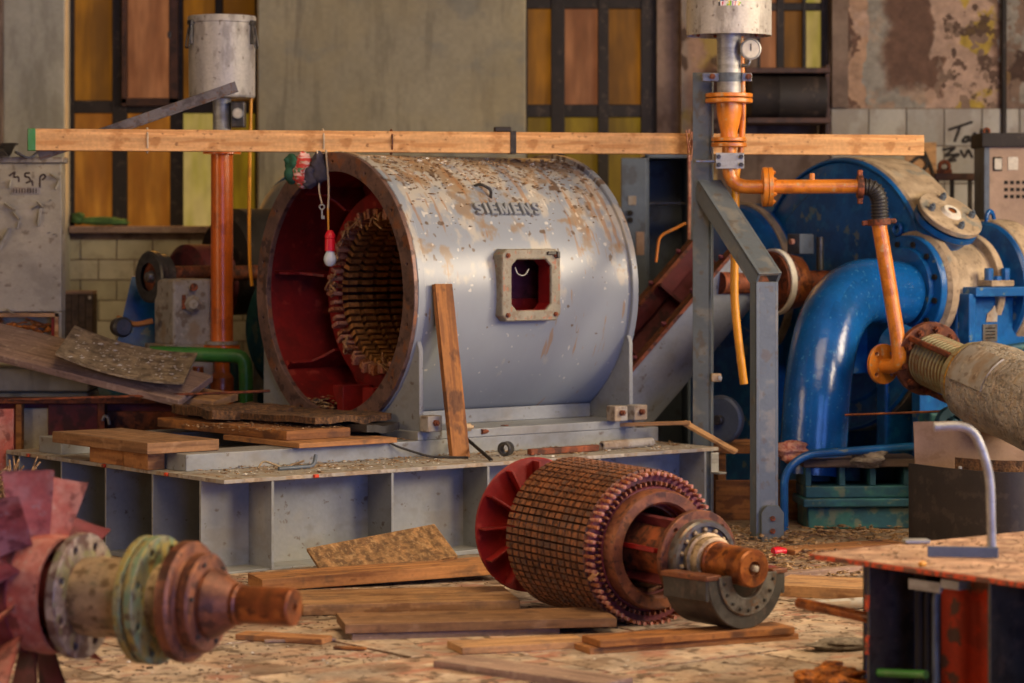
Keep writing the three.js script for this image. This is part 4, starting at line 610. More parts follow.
{ // bent conduit on a flat bar
  const g = thing('bent_conduit', 'grey conduit bent over at the top, standing on the steel stand', 'conduit', V(0, 0, 0)), d = 10.05, b = at(992, 556, d);
  b.y = 0.525; P(g, 'tube', pipe([b, at(990, 470, d), at(972, 425, d), at(934, 427, d)], 0.017, 0.16, 14), M.zinc);
  const f = P(g, 'flat_bar', box(0.26, 0.04, 0.012, 0, 0, 0, 0.002), M.slate, [b.x - 0.11, 0.543, b.z + 0.01], [0, -0.15, 0]);
}
small('steel_wedge', 'flat grey steel wedge on the stand at the sheet corner', 'wedge', box(0.1, 0.015, 0.06, 0, 0, 0, 0.004), M.zinc, onY(916, 541, 0.53), [0, 0.1, 0]);
small('yellow_cap', 'small yellow clip on the edge of the steel stand', 'clip', box(0.03, 0.018, 0.02, 0, 0, 0, 0.006), M.yellow, KL(0.03, 0.53, 0.55), [0, ROT, 0]);

// ---------------------------------------------------------------- black bent sheet, cardboard and stones behind the stand
{
  const arc = (x0, x1, h, d0, sag, t, m, name, label, lean, cat) => {
    const n = 28, s = new THREE.Shape(), pts = [], q = []; for (let i = 0; i <= n; i++) { const u = i / n; pts.push([x0 + (x1 - x0) * u, d0 - sag * Math.sin(Math.PI * (0.08 + 0.84 * u)) ]); } for (let i = n; i >= 0; i--) q.push([pts[i][0], pts[i][1] + t]);
    const ge = uvBox(crease(new THREE.ExtrudeGeometry(new THREE.Shape([...pts, ...q].map(([x, y]) => new THREE.Vector2(x, y))), { depth: h, bevelEnabled: false }).rotateX(-Math.PI / 2), 0.6)); const o = P(scene, name, ge, m); o.rotation.x = lean; return tag(o, label, cat);
  };
  arc(wx(904, 14.9), wx(1075, 14.9), 0.47, 14.9, 0.75, 0.012, M.sheetBlack, 'curved_sheet', 'black curved steel sheet standing behind the steel stand', 0, 'sheet');
  const c = P(scene, 'cardboard_panel', box(0.9, 0.3, 0.01, 0, 0.15, 0, 0.002), M.card, [wx(995, 15.1), 0.37, -15.15], [-0.12, 0.12, 0.02]); tag(c, 'tan flat panel behind the black curved sheet', 'panel');
  const l = arc(wx(952, 14.6), wx(1060, 14.6), 0.1, 14.55, 0.3, 0.03, M.burlap, 'lagging_strip', 'short curved strip of dark lagging inside the black sheet', 0, 'strip'); l.position.y = 0.42;
  const g = P(l, 'rivet', new THREE.SphereGeometry(0.012, 8, 6), M.zinc, [wx(957, 14.5), 0.05, -14.4]);
}
// ---------------------------------------------------------------- steel post frame
{
  const g = thing('post_frame', 'grey steel post with diagonal brace and short front leg beside the drum', 'frame', V(0, 0, 0));
  const hpost = (p, q, name, w = 0.13, t = 0.02, up) => {       // channel: web facing the viewer's right, flanges behind
    const len = p.distanceTo(q); const m = P(g, name, merge([box(len, t, w, 0, 0.045, 0, 0.003), box(len, 0.11, t, 0, 0, w / 2 - t / 2, 0.003), box(len, 0.11, t, 0, 0, -w / 2 + t / 2, 0.003)]), M.greyPost); orient(m, p, q, up); return m;
  };
  const tx = 1.12, tz = -15.82, sx = 1.415, sz = -15.16, dir = V(sx - tx, 0, sz - tz).normalize();
  hpost(V(tx, 0, tz), V(tx, wy(73, 15.82), tz), 'tall_post', 0.13, 0.018, V(-dir.z, 0, dir.x).multiplyScalar(-1).add(V(0.2, 0, 0.6)));
  hpost(V(sx, 0, sz), V(sx, 1.45, sz), 'short_leg', 0.13, 0.018, V(0.25, 0, 1));
  hpost(V(tx + 0.02, 1.99, tz + 0.03), V(sx + 0.02, 1.455, sz + 0.0), 'brace', 0.15, 0.018, V(0.2, 1, 0.5));
  const b = P(g, 'base_clip', shapeGeo([[-0.03, 0], [0.09, 0], [0.09, 0.16], [0.06, 0.2], [0, 0.2], [-0.03, 0.16]], 0.02, 0.003), M.greyPost, [sx + 0.01, 0.0, sz + 0.07]);
  for (const y of [0.06, 0.13]) P(b, 'bolt', hex(0.016, 0.012), M.rust, [0.03, y, 0.02], [0, -Math.PI / 2, 0]);
  const k = P(g, 'clip', box(0.06, 0.05, 0.05, 0, 0, 0, 0.008), M.brass, [tx + 0.07, wy(377, 15.8), tz + 0.08]); P(k, 'bolt', hex(0.014, 0.012), M.zinc, [0.02, 0, 0.025], [0, -Math.PI / 2, 0]);
}
// ---------------------------------------------------------------- tank with orange pipework
const PD = 15.7;
{
  const px = (x) => wx(x, PD), py = (y) => wy(y, PD), X = px(729), g = thing('standpipe_tank', 'grey round tank on a silver neck and orange flanged pipe beside the post', 'tank', V(X, 0, -PD));
  const tk = P(g, 'tank', latheY([[0.05, py(30)], [0.2, py(29)], [0.243, py(31)], [0.247, py(36)], [0.247, py(33)], [0.247, 3.5], [0.06, 3.56], [0, 3.56]], 56), M.tank);
  const st = P(tk, 'sticker', stickerGeo(0.2485, py(9), py(-14), rad(-14), rad(16)), stickerMat()); st.userData.label = 'torn coloured sticker';
  for (let i = 0; i < 10; i++) { const a = i / 10 * Math.PI * 2; P(tk, 'bolt', hex(0.012, 0.012), M.rust, [Math.cos(a) * 0.21, py(32) - 0.002, Math.sin(a) * 0.21], [0, 0, -Math.PI / 2]); }
  P(g, 'neck', latheY([[0.07, py(94)], [0.07, py(33)]], 32), M.zinc);
  const cl = P(g, 'neck_clamp', latheY([[0.071, py(82)], [0.078, py(82)], [0.078, py(73)], [0.071, py(73)]], 32), M.slate);
  P(cl, 'arm', box(0.1, 0.05, 0.03, -0.11, py(77.5), 0.03), M.steel); P(cl, 'arm', box(0.06, 0.05, 0.03, 0.1, py(77.5), 0.03), M.steel);
  for (const x of [-0.1, 0.11]) P(cl, 'bolt', hex(0.018, 0.02), M.rust, [x, py(77), 0.045], [0, -Math.PI / 2, 0]);
  const fl = (y0, y1, r) => latheY([[0.04, py(y1)], [r - 0.004, py(y1)], [r, py(y1) + 0.004], [r, py(y0) - 0.004], [r - 0.004, py(y0)], [0.04, py(y0)]], 40);
  P(g, 'flange', fl(93.5, 97.5, 0.138), M.orange); P(g, 'gasket', fl(97.5, 98.5, 0.11), M.rubber); P(g, 'flange', fl(98.5, 103, 0.138), M.orange);
  P(g, 'reducer', latheY([[0.05, py(140)], [0.05, py(132)], [0.058, py(126)], [0.07, py(116)], [0.074, py(108)], [0.074, py(103)]], 32), M.orange);
  P(g, 'flange', fl(137.5, 141.5, 0.104), M.orange); P(g, 'gasket', fl(141.5, 142.8, 0.09), M.rubber); P(g, 'flange', fl(142.8, 147, 0.104), M.orange);
  const cp = P(g, 'pipe_clamp', merge([latheY([[0.052, py(169)], [0.06, py(169)], [0.06, py(153.5)], [0.052, py(153.5)]], 28), box(0.165, 0.092, 0.012, 0, py(161), 0.062, 0.003)]), M.zinc);
  for (const x of [-0.065, 0.065]) for (const y of [157, 165]) P(cp, 'bolt', hex(0.014, 0.012), M.darkSteel, [x, py(y), 0.068], [0, -Math.PI / 2, 0]);
  P(cp, 'arm', bx(-0.2, -0.07, py(163), py(160), 0.02, 0.04), M.steel);
  const yy = py(187), L = V(0, 0, 0), hx = px(858) - X;
  P(g, 'elbow_pipe', pipe([V(0, py(147), 0), V(0, yy, 0), V(hx, yy + 0.004, 0)], 0.041, 0.12, 20), M.orange);
  const fx = px(768) - X; for (const [o, t] of [[-0.03, 0.022], [0.0, 0.022]]) P(g, 'flange', T(flange(0.112, 0.04, 6, 0.085, 0.012, t, 40), fx + o, yy, 0), M.orange);
  bolts(g, 6, 0.085, fx + 0.024, 0.014, 0.014, M.orange, yy, 0.5);
  P(g, 'nipple', latheY(discP(0.016, 0, 0.05), 14), M.orange, [px(812) - X, yy + 0.03, 0]);
  // gauge and side line
  const ga = P(g, 'pressure_gauge', latheX([[0, 0], [0.058, 0], [0.062, 0.006], [0.062, 0.03], [0.054, 0.034], [0.052, 0.03], [0, 0.03]], 28), M.zinc, [px(749) - X, py(50), 0.06], [0, -Math.PI / 2 + 0.1, 0]);
  P(ga, 'dial', latheX(discP(0.051, 0.029, 0.0315, 0.001), 24), M.white); P(ga, 'needle', box(0.002, 0.04, 0.005, 0.034, 0.01, 0.0, 0), M.dark);
  P(g, 'gauge_pipe', pipe([V(px(749) - X, py(57), 0.05), V(px(748) - X, py(66), 0.05), V(px(741) - X, py(66), 0.04)], 0.012, 0.03, 8), M.steel);
  P(g, 'side_line', pipe([V(px(741) - X, py(36), -0.03), V(px(744) - X, py(110), -0.05), V(px(742) - X, py(150), -0.06), V(px(737) - X, py(178), -0.05)], 0.018, 0.1, 12), M.orange);
}
function stickerGeo(r, y0, y1, a0, a1) { const g = new THREE.CylinderGeometry(r, r, y1 - y0, 10, 1, true, a0 - 0.08, a1 - a0); g.translate(0, (y0 + y1) / 2, 0); return nz(g); }
function stickerMat() {
  const c = ['#d8d0c8', '#8a4a9a', '#2a2a2a', '#e0c0d0', '#78b838', '#3a78c0', '#e8e0d8', '#c83a3a', '#e0c030'].map(hexRGB);
  return new THREE.MeshStandardMaterial({ map: texture(64, 64, (u, v) => { const i = Math.floor(u * 14), k = Math.floor(h2(i, Math.floor(v * 5), 9) * c.length); return h2(Math.floor(u * 28), Math.floor(v * 14), 3) > 0.35 ? c[k] : c[0]; }), roughness: 0.5 });
}
{ // hose and dropping orange pipe with its end flange
  const d = PD, g = thing('orange_drop_pipe', 'orange pipe hanging from a black ribbed hose with flange at its foot', 'pipe');
  const hose = [at(860, 187, d), at(872, 187, d), at(879, 196, d), at(880, 220, d)];
  P(g, 'ribbed_hose', pipe(hose, 0.045, 0.06, 18), M.rubber);
  const c = new Poly(path(hose, 0.07)); for (let i = 0; i <= 12; i++) { const t = 0.12 + 0.86 * i / 12, q = c.getPoint(t), tg = c.getTangent(Math.min(0.99, t)), m = P(g, 'hose_rib', ribGeo(), M.rubber, q); m.quaternion.setFromUnitVectors(V(0, 0, 1), tg); }
  const collar = (p, dir) => { const m = P(g, 'collar', latheX([[0.04, -0.018], [0.066, -0.018], [0.07, 0], [0.066, 0.018], [0.04, 0.018]], 28), M.rust, p); m.quaternion.setFromUnitVectors(V(1, 0, 0), dir); for (const s of [1, -1]) P(m, 'collar_lug', box(0.03, 0.05, 0.035, 0, s * 0.075, 0, 0.008), M.rust); };
  collar(at(860, 187, d), V(1, 0, 0)); collar(at(879, 222, d), V(0.08, -1, 0).normalize());
  P(g, 'drop_tube', pipe([at(879, 224, d), at(890, 290, d), at(898, 340, d - 0.02), at(900, 366, d - 0.04), at(884, 366, d + 0.06)], 0.044, 0.1, 20), M.orange);
  const f = P(g, 'end_flange', flange(0.115, 0.03, 4, 0.085, 0.016, 0.02, 40), M.orange, at(882, 364, d + 0.08), [0, -rad(55), 0.0]);
}
function ribGeo() { return ribGeo.g || (ribGeo.g = nz(new THREE.TorusGeometry(0.047, 0.006, 6, 22))); }
small('hanging_hose', 'yellow-orange hose hanging between the post and the short leg', 'hose', pipe([at(736, 160, 15.72), at(735, 240, 15.75), at(734, 300, 15.72), at(739, 345, 15.7), at(744, 384, 15.7)], 0.024, 0.3, 12), M.yellow, [0, 0, 0]);

// ---------------------------------------------------------------- blue compressor
{
  const th = rad(33), O = V(wx(837, 17.5), 0, -17.5), g = thing('blue_compressor', 'big blue rotary compressor with dusty rounded casing and elbow pipe', 'compressor', O, th);
  const cy = 1.325, R = 0.89;
  const loc = (px, py, d) => at(px, py, d).sub(O).applyAxisAngle(V(0, 1, 0), -th);
  const cas = P(g, 'casing_face', T(latheX([[0, 0], [0.7, 0], [0.72, 0.02], [0.84, 0.02], [R - 0.03, 0.03]], 96), 0, cy, 0), M.blue);
  P(g, 'casing_rim', T(latheX([[R - 0.03, 0.03], [R, 0.06], [R, 0.4], [R - 0.03, 0.43], [0, 0.43]], 96), 0, cy, 0), M.blueDust);
  P(g, 'weld_ring', T(latheX([[0.86, 0.012], [0.872, 0.01], [0.885, 0.03], [0.86, 0.03]], 96), 0, cy, 0), M.blue);
  P(g, 'pedestal', bx(0.3, 0.42, 0, cy, -0.75, 0.75, 0.02), M.blue); P(g, 'pedestal_side', bx(0.0, 0.4, 0, cy - 0.3, -0.8, -0.72, 0.01), M.blue); P(g, 'pedestal_side', bx(0.0, 0.4, 0, cy - 0.3, 0.72, 0.8, 0.01), M.blue); P(g, 'pedestal_sill', bx(-0.3, 0.4, 0, 0.3, -0.8, 0.8, 0.02), M.blue);
  const ib = P(g, 'instrument_box', bx(-0.1, 0.02, 0, 0.13, 0, 0.13, 0.008), M.slate, loc(799, 254, 17.4)); P(ib, 'knob', latheX(discP(0.02, -0.13, -0.1), 14), M.copperPink, [0, 0.08, 0.07]);
  P(g, 'bleed_pipe', pipe([loc(820, 270, 17.3), loc(820, 237, 17.3)], 0.025, 0.02, 10), M.darkSteel);
  P(g, 'valve_block', bx(-0.2, 0.02, cy - 0.5, cy - 0.16, -0.1, 0.3, 0.01), M.blue);
  P(g, 'eye_bolt', uvBox(new THREE.TorusGeometry(0.035, 0.014, 8, 20)), M.blue, loc(897, 229, 17.0), [0, Math.PI / 2, 0]);
  // suction elbow
  P(g, 'suction_elbow', pipe([loc(900, 294, 16.78), loc(858, 288, 16.5), loc(830, 318, 16.2), loc(818, 375, 16.0), loc(812, 475, 15.95)], 0.198, 0.34, 40), M.bluePipe);
  // stage body along its own axis
  const s = loc(906, 288, 16.85), G = (pr, n = 64) => T(latheX(pr, n), s.x, s.y, s.z);
  P(g, 'suction_flange', G([[0.15, 0], [0.325, 0], [0.33, 0.006], [0.33, 0.045], [0.325, 0.05], [0.15, 0.05]]), M.blue); bolts(g, 12, 0.28, s.x - 0.014, 0.02, 0.014, M.dark, 0, 0.5); g.children.filter((c) => c.name === 'bolt').forEach((c) => { c.position.y += s.y; c.position.z += s.z; });
  P(g, 'inner_flange', G([[0.15, -0.03], [0.25, -0.03], [0.255, 0], [0.15, 0]]), M.blue);
  P(g, 'stage_ring', G([[0.2, 0.05], [0.33, 0.05], [0.355, 0.07], [0.36, 0.09], [0.36, 0.12], [0.2, 0.12]]), M.blueDust);
  P(g, 'stage_body', G([[0, 0.12], [0.3, 0.12], [0.3, 0.2], [0.29, 0.22], [0.29, 0.5], [0, 0.5]]), M.blueDust);
  P(g, 'stage_ring', G([[0.2, 0.47], [0.34, 0.47], [0.345, 0.476], [0.345, 0.52], [0.2, 0.52]]), M.blueDust);
  P(g, 'end_dome', G([[0, 0.62], [0.4, 0.62], [0.415, 0.635], [0.42, 0.66], [0.42, 0.82], [0.39, 0.86], [0, 0.9]]), M.blue);
  P(g, 'end_dome_rim', G([[0.41, 0.64], [0.425, 0.65], [0.43, 0.67], [0.43, 0.82], [0.41, 0.84]]), M.blueDust);
  P(g, 'link_sleeve', G([[0, 0.5], [0.24, 0.5], [0.24, 0.64], [0, 0.64]]), M.blue);
  // split flange with nuts
  const sp = P(g, 'split_flange', bx(s.x + 0.2, s.x + 1.1, s.y - 0.05, s.y + 0.01, s.z + 0.24, s.z + 0.42, 0.008), M.blue);
  P(g, 'nut_rail', bx(s.x + 0.33, s.x + 0.52, s.y + 0.012, s.y + 0.05, s.z + 0.26, s.z + 0.42, 0.006), M.blueDust);
  for (const [a, h] of [[0.36, 0.12], [0.43, 0.07], [0.5, 0.12], [0.7, 0.06], [0.85, 0.06]]) P(sp, 'stud_nut', latheY([[0, 0.01], [0.028, 0.01], [0.028, h], [0.022, h + 0.006], [0, h + 0.006]], 8), M.blue, [s.x + a, s.y, s.z + 0.36]);
  P(g, 'stage_pedestal', bx(s.x + 0.15, s.x + 0.95, s.y - 0.5, s.y - 0.05, s.z - 0.3, s.z + 0.3, 0.02), M.blue); P(g, 'stage_frame', bx(s.x + 0.05, s.x + 0.95, 0, s.y - 0.5, s.z - 0.35, s.z - 0.25, 0.02), M.blue);
  P(g, 'side_web', bx(s.x + 0.16, s.x + 0.22, s.y - 0.5, s.y - 0.03, s.z + 0.1, s.z + 0.4, 0.01), M.blue);
  const np = P(g, 'nameplate', box(0.12, 0.11, 0.008, 0, 0, 0, 0.002), M.steel, [s.x + 0.42, s.y - 0.28, s.z + 0.305]); for (let i = 0; i < 4; i++) P(np, 'print_line', box(0.08, 0.008, 0.002, 0, 0.03 - i * 0.02, 0.005, 0), M.dark);
  P(g, 'bare_patch', shapeGeo([[-0.04, -0.05], [0.05, -0.05], [0.055, 0.02], [0.03, 0.05], [0, 0.02], [-0.03, 0.0]], 0.004, 0.001), M.greyDusty, [s.x + 0.43, s.y - 0.16, s.z + 0.302]);
  P(g, 'lever', pipe([V(s.x + 0.28, s.y - 0.4, s.z + 0.36), V(s.x + 0.62, s.y - 0.36, s.z + 0.42)], 0.026, 0.02, 12), M.teal);
  P(g, 'lever_post', pipe([V(s.x + 0.48, s.y - 0.37, s.z + 0.4), V(s.x + 0.48, s.y - 0.6, s.z + 0.4)], 0.022, 0.02, 10), M.teal);
  // blanked top nozzle
  const n = V(0.36, 0.78, 0.5).normalize(), c = at(951, 213, 16.85).sub(O).applyAxisAngle(V(0, 1, 0), -th), nl = n.clone().applyAxisAngle(V(0, 1, 0), -th), q = new THREE.Quaternion().setFromUnitVectors(V(1, 0, 0), nl);
  const cv = P(g, 'nozzle_cover', latheX([[0, -0.045], [0.2, -0.045], [0.213, -0.035], [0.215, -0.006], [0.208, 0], [0, 0]], 56), M.blueDust, c); cv.quaternion.copy(q);
  P(cv, 'lower_flange', latheX([[0.1, -0.1], [0.2, -0.1], [0.21, -0.09], [0.21, -0.055], [0.1, -0.055]], 56), M.blue);
  P(cv, 'nozzle_neck', latheX([[0.15, -0.45], [0.15, -0.2], [0.19, -0.1]], 40), M.blue);
  for (let i = 0; i < 4; i++) { const a = (i + 0.3) / 4 * Math.PI * 2; P(cv, 'bolt', hex(0.022, 0.03), M.slate, [0, Math.cos(a) * 0.15, Math.sin(a) * 0.15]); }
  P(cv, 'white_boss', latheX([[0.03, 0], [0.07, 0], [0.065, 0.008], [0.055, 0.022], [0.03, 0.022]], 32), M.white); P(cv, 'rust_plug', latheX(discP(0.031, 0, 0.014), 20), M.rustShaft);
  P(g, 'lifting_eye', uvBox(new THREE.TorusGeometry(0.04, 0.015, 8, 20).scale(0.8, 1.2, 1)), M.bluePipe, loc(990, 219, 17.2));
  // ribbed bed casting
  const bd = loc(850, 535, 15.5); bd.y = 0;
}
{
  const g = thing('bed_casting', 'teal cast machine bed with pockets under the blue elbow pipe', 'machine bed', V(wx(852, 15.75), 0, -15.75), rad(4));
  P(g, 'plinth', bx(-0.27, 0.36, 0, 0.13, -0.3, 0.05, 0.012), M.teal); P(g, 'ledge', bx(-0.3, 0.36, 0.13, 0.18, -0.3, 0.08, 0.01), M.teal); P(g, 'ledge', bx(-0.28, 0.36, 0.18, 0.25, -0.3, 0.04, 0.01), M.teal);
  for (const x of [-0.28, -0.08, 0.1, 0.3]) P(g, 'pocket_rib', bx(x, x + 0.035, 0.25, 0.36, -0.25, 0.03, 0.005), M.teal);
  P(g, 'back_plate', bx(-0.28, 0.36, 0.25, 0.37, -0.3, -0.26, 0.005), M.teal); P(g, 'top_plate', bx(-0.3, 0.4, 0.36, 0.41, -0.3, 0.07, 0.01), M.woodDark);
  P(g, 'oil_pipe', pipe([V(-0.42, 0, 0.12), V(-0.42, 0.34, 0.12), V(-0.3, 0.44, 0.1), V(0.35, 0.48, 0.06)], 0.024, 0.12, 12), M.blue);
}
small('rag', 'dirty brown rag on the teal machine bed', 'rag', crumple(0.1, 0.06, 0.07, 0.9, 91), M.ragGrey, at(868, 458, 15.7));
small('rag', 'rust coloured rag behind the short steel leg', 'rag', crumple(0.09, 0.07, 0.07, 0.8, 97), M.copperPink, at(793, 452, 15.75));
// dark blue domed machine between post and compressor
{
  const g = thing('domed_casing', 'dark blue domed casing with rusty coupling behind the post', 'casing', V(wx(725, 18.2), 0, -18.2), rad(33)), y = wy(285, 18.2);
  P(g, 'dome', T(latheX([[0, -0.05], [0.42, 0], [0.53, 0.06], [0.55, 0.12], [0.55, 0.4], [0, 0.5]], 64), 0, y, 0), M.blue); P(g, 'dome_edge', T(latheX(ringP(0.53, 0.56, 0.1, 0.16), 64), 0, y, 0), M.blueDust);
  P(g, 'plinth', bx(0, 0.4, 0, y - 0.3, -0.4, 0.4, 0.02), M.blue);
  const c = at(782, 282, 17.2).sub(g.position).applyAxisAngle(V(0, 1, 0), -rad(33));
  P(g, 'coupling', T(latheX([[0.05, 0], [0.19, 0], [0.2, 0.02], [0.2, 0.09], [0.05, 0.09]], 40), c.x - 0.1, c.y, c.z), M.rust); P(g, 'coupling_half', T(latheX([[0, 0.09], [0.17, 0.09], [0.18, 0.1], [0.17, 0.2], [0.1, 0.22], [0, 0.22]], 40), c.x - 0.1, c.y, c.z), M.rustShaft);
  P(g, 'coupling_rim', T(latheX(ringP(0.19, 0.212, 0.015, 0.06), 40), c.x - 0.1, c.y, c.z), M.white); P(g, 'coupling_shaft', T(latheX([[0, -0.5], [0.07, -0.5], [0.07, 0.8], [0, 0.8]], 24), c.x, c.y, c.z), M.rust);
}
// ---------------------------------------------------------------- lagged pipe with bellows, right
{
  const p = at(927, 358, 15.75), q = at(1080, 425, 14.3), g = thing('lagged_pipe', 'torn lagged pipe with rusty bellows joint coming from the right', 'pipe', p.clone());
  const len = p.distanceTo(q); g.quaternion.setFromUnitVectors(V(1, 0, 0), q.clone().sub(p).normalize());
  P(g, 'stub', latheX(discP(0.13, -0.35, 0.02), 32), M.blue);
  P(g, 'flange', flange(0.215, 0.1, 10, 0.18, 0.014, 0.03, 48), M.rustRing); bolts(g, 10, 0.18, 0.036, 0.02, 0.022, M.rust, 0, 0.5);
  const pr = [[0.1, 0.03]]; for (let i = 0; i < 12; i++) { const x = 0.05 + i * 0.036; pr.push([0.135, x], [0.155, x + 0.006], [0.158, x + 0.014], [0.155, x + 0.022], [0.135, x + 0.028]); } pr.push([0.1, 0.5]);
  P(g, 'bellows', latheX(pr, 40), M.bellows); P(g, 'flange', T(flange(0.205, 0.1, 10, 0.17, 0.014, 0.03, 48), 0.5, 0, 0), M.bellows);
  for (const a of [0.6, 2.7, 4.6]) P(g, 'tie_rod', T(latheX(discP(0.018, 0, 0.56), 12), 0, Math.sin(a) * 0.19, Math.cos(a) * 0.19), M.rust);
  const wl = T(latheX([[0.13, 0.52], [0.19, 0.52], [0.215, 0.55], [0.2, 0.6], [0.13, 0.6]], 40), 0, 0, 0); P(g, 'wool', wl, M.wool);
  const lg = latheX([[0.12, 0.57], [0.22, 0.57], [0.24, 0.6], [0.245, 0.66], [0.252, 0.8], [0.247, 1.0], [0.254, 1.3], [0.25, len], [0, len]], 56), pp = lg.attributes.position;
  for (let i = 0; i < pp.count; i++) { const x = pp.getX(i), y = pp.getY(i), z = pp.getZ(i), k = 1 + 0.09 * (fbm(Math.atan2(z, y) / 6.2832 + 0.5, x / len * 0.9, 8, 7, 3, 131) - 0.5); pp.setXYZ(i, x, y * k, z * k); } P(g, 'lagging', crease(lg, 0.7), M.lagging);
  P(g, 'lagging_patch', uvBox(new THREE.CylinderGeometry(0.258, 0.259, 0.34, 20, 1, false, -0.4, 0.9).rotateZ(-Math.PI / 2).translate(0.82, 0.0, 0).rotateX(-0.55)), M.greyDusty).userData.label = 'loose grey cover sheet';
}
small('support_stub', 'white rust-stained pipe support under the bellows', 'support', merge([latheY(discP(0.07, 0, 0.62), 24), latheY(discP(0.1, 0, 0.03), 24)]), M.mottled, V(wx(945, 15.9), 0, -15.9));
{ const g = thing('teal_valve', 'teal valve handwheels below the lagged pipe', 'valve', V(wx(965, 15.7), 0.0, -15.7), rad(20)); P(g, 'body', bx(-0.2, 0.45, 0, 0.52, -0.2, 0, 0.02), M.teal); for (const [x, y] of [[-0.12, 0.62], [0.06, 0.64], [0.24, 0.56]]) { P(g, 'handwheel', T(latheX(ringP(0.05, 0.1, -0.02, 0.03), 32), 0, 0, 0), M.teal, [x, y, 0.05], [0, -Math.PI / 2, 0]); P(g, 'stem', T(latheX(discP(0.03, -0.16, 0.05), 14), 0, 0, 0), M.teal, [x, y, 0.05], [0, -Math.PI / 2, 0]); } P(g, 'bonnet', bx(-0.2, 0.3, 0.5, 0.68, -0.2, -0.06, 0.02), M.teal); }
small('thin_rod', 'thin rusty rod stretched in front of the dark compressor base', 'rod', pipe([at(845, 415, 15.8), at(975, 410, 15.6)], 0.007, 0.02, 6), M.rustShaft, [0, 0, 0]);

// ---------------------------------------------------------------- half shell leaning behind the drum
{
  const g = thing('half_shell', 'half cylinder cover, grey outside and dark red inside, leaning behind the drum', 'cover');
  const u = V(0.65, 0.74, -0.15).normalize(), o0 = V(-0.72, 0.6, 0.22), w = u.clone().cross(o0).normalize(), o = w.clone().cross(u).normalize();   // axis, opening
  g.position.copy(at(660, 306, 17.3)); g.quaternion.setFromRotationMatrix(new THREE.Matrix4().makeBasis(u, o, w));
  const R = 0.45, t = 0.02, len = 1.35; const arcS = (ro, ri) => { const s = new THREE.Shape(); s.absarc(0, 0, ro, Math.PI, 2 * Math.PI, false); s.absarc(0, 0, ri, 2 * Math.PI, Math.PI, true); return s; };
  const ex = (s, d) => uvBox(crease(new THREE.ExtrudeGeometry(s, { depth: d, bevelEnabled: false, curveSegments: 40 }).rotateY(Math.PI / 2), 0.5));
  P(g, 'outer_skin', T(ex(arcS(R, R - 0.012), len), -len * 0.6, 0.0, 0), M.grey); P(g, 'inner_skin', T(ex(arcS(R - 0.013, R - 0.022), len), -len * 0.6, 0.0, 0), M.maroon);
  for (const s of [1, -1]) { P(g, 'rim_flange', bx(-len * 0.6, len * 0.4, -0.01, 0.015, s * (R - 0.09), s * (R + 0.02), 0.004), M.rust); P(g, 'side_band', bx(-len * 0.58, len * 0.38, -0.11, -0.01, s * (R - 0.08), s * (R - 0.05), 0.004), M.maroon); for (let i = 0; i < 5; i++) P(g, 'rim_bolt', hex(0.018, 0.02), M.maroon, [-0.7 + i * 0.28, 0.016, s * (R - 0.035)], [0, 0, Math.PI / 2]); }
  for (const x of [-0.3, 0.15]) P(g, 'inner_rib', T(ex(arcS(R - 0.022, R - 0.16), 0.02), x, 0.0, 0), M.maroon);
}
small('crate_board', 'brown boarded crate side behind the short front leg', 'crate', merge([box(0.5, 0.24, 0.03, 0, 0.12, 0), box(0.52, 0.05, 0.05, 0, 0.42, -0.05)]), M.plankRed, V(wx(757, 16.2), 0, -16.2));
small('crate_board', 'pale timber shelf with litter behind the right end of the base', 'shelf', merge([box(0.42, 0.05, 0.3, 0, 0.42, 0), box(0.05, 0.42, 0.25, -0.15, 0.21, 0), box(0.05, 0.42, 0.25, 0.15, 0.21, 0)]), M.plankRed, V(wx(740, 16.55), 0, -16.55), [0, 0.2, 0]);
{ const g = thing('pulley', 'pale blue half hidden pulley behind the right end of the base', 'pulley', at(719, 420, 16.3), rad(60)); P(g, 'disc', latheX([[0, 0.02], [0.13, 0.0], [0.145, 0.01], [0.15, 0.03], [0.145, 0.05], [0, 0.05]], 40), M.slate); P(g, 'hub', latheX(discP(0.03, -0.03, 0.03), 16), M.darkSteel); }
small('wire_conduit', 'thin orange wire looping up beside the half shell', 'wire', pipe([at(656, 262, 17.2), at(659, 236, 17.2), at(672, 230, 17.2), at(686, 223, 17.2)], 0.01, 0.05, 7), M.orange, [0, 0, 0]);
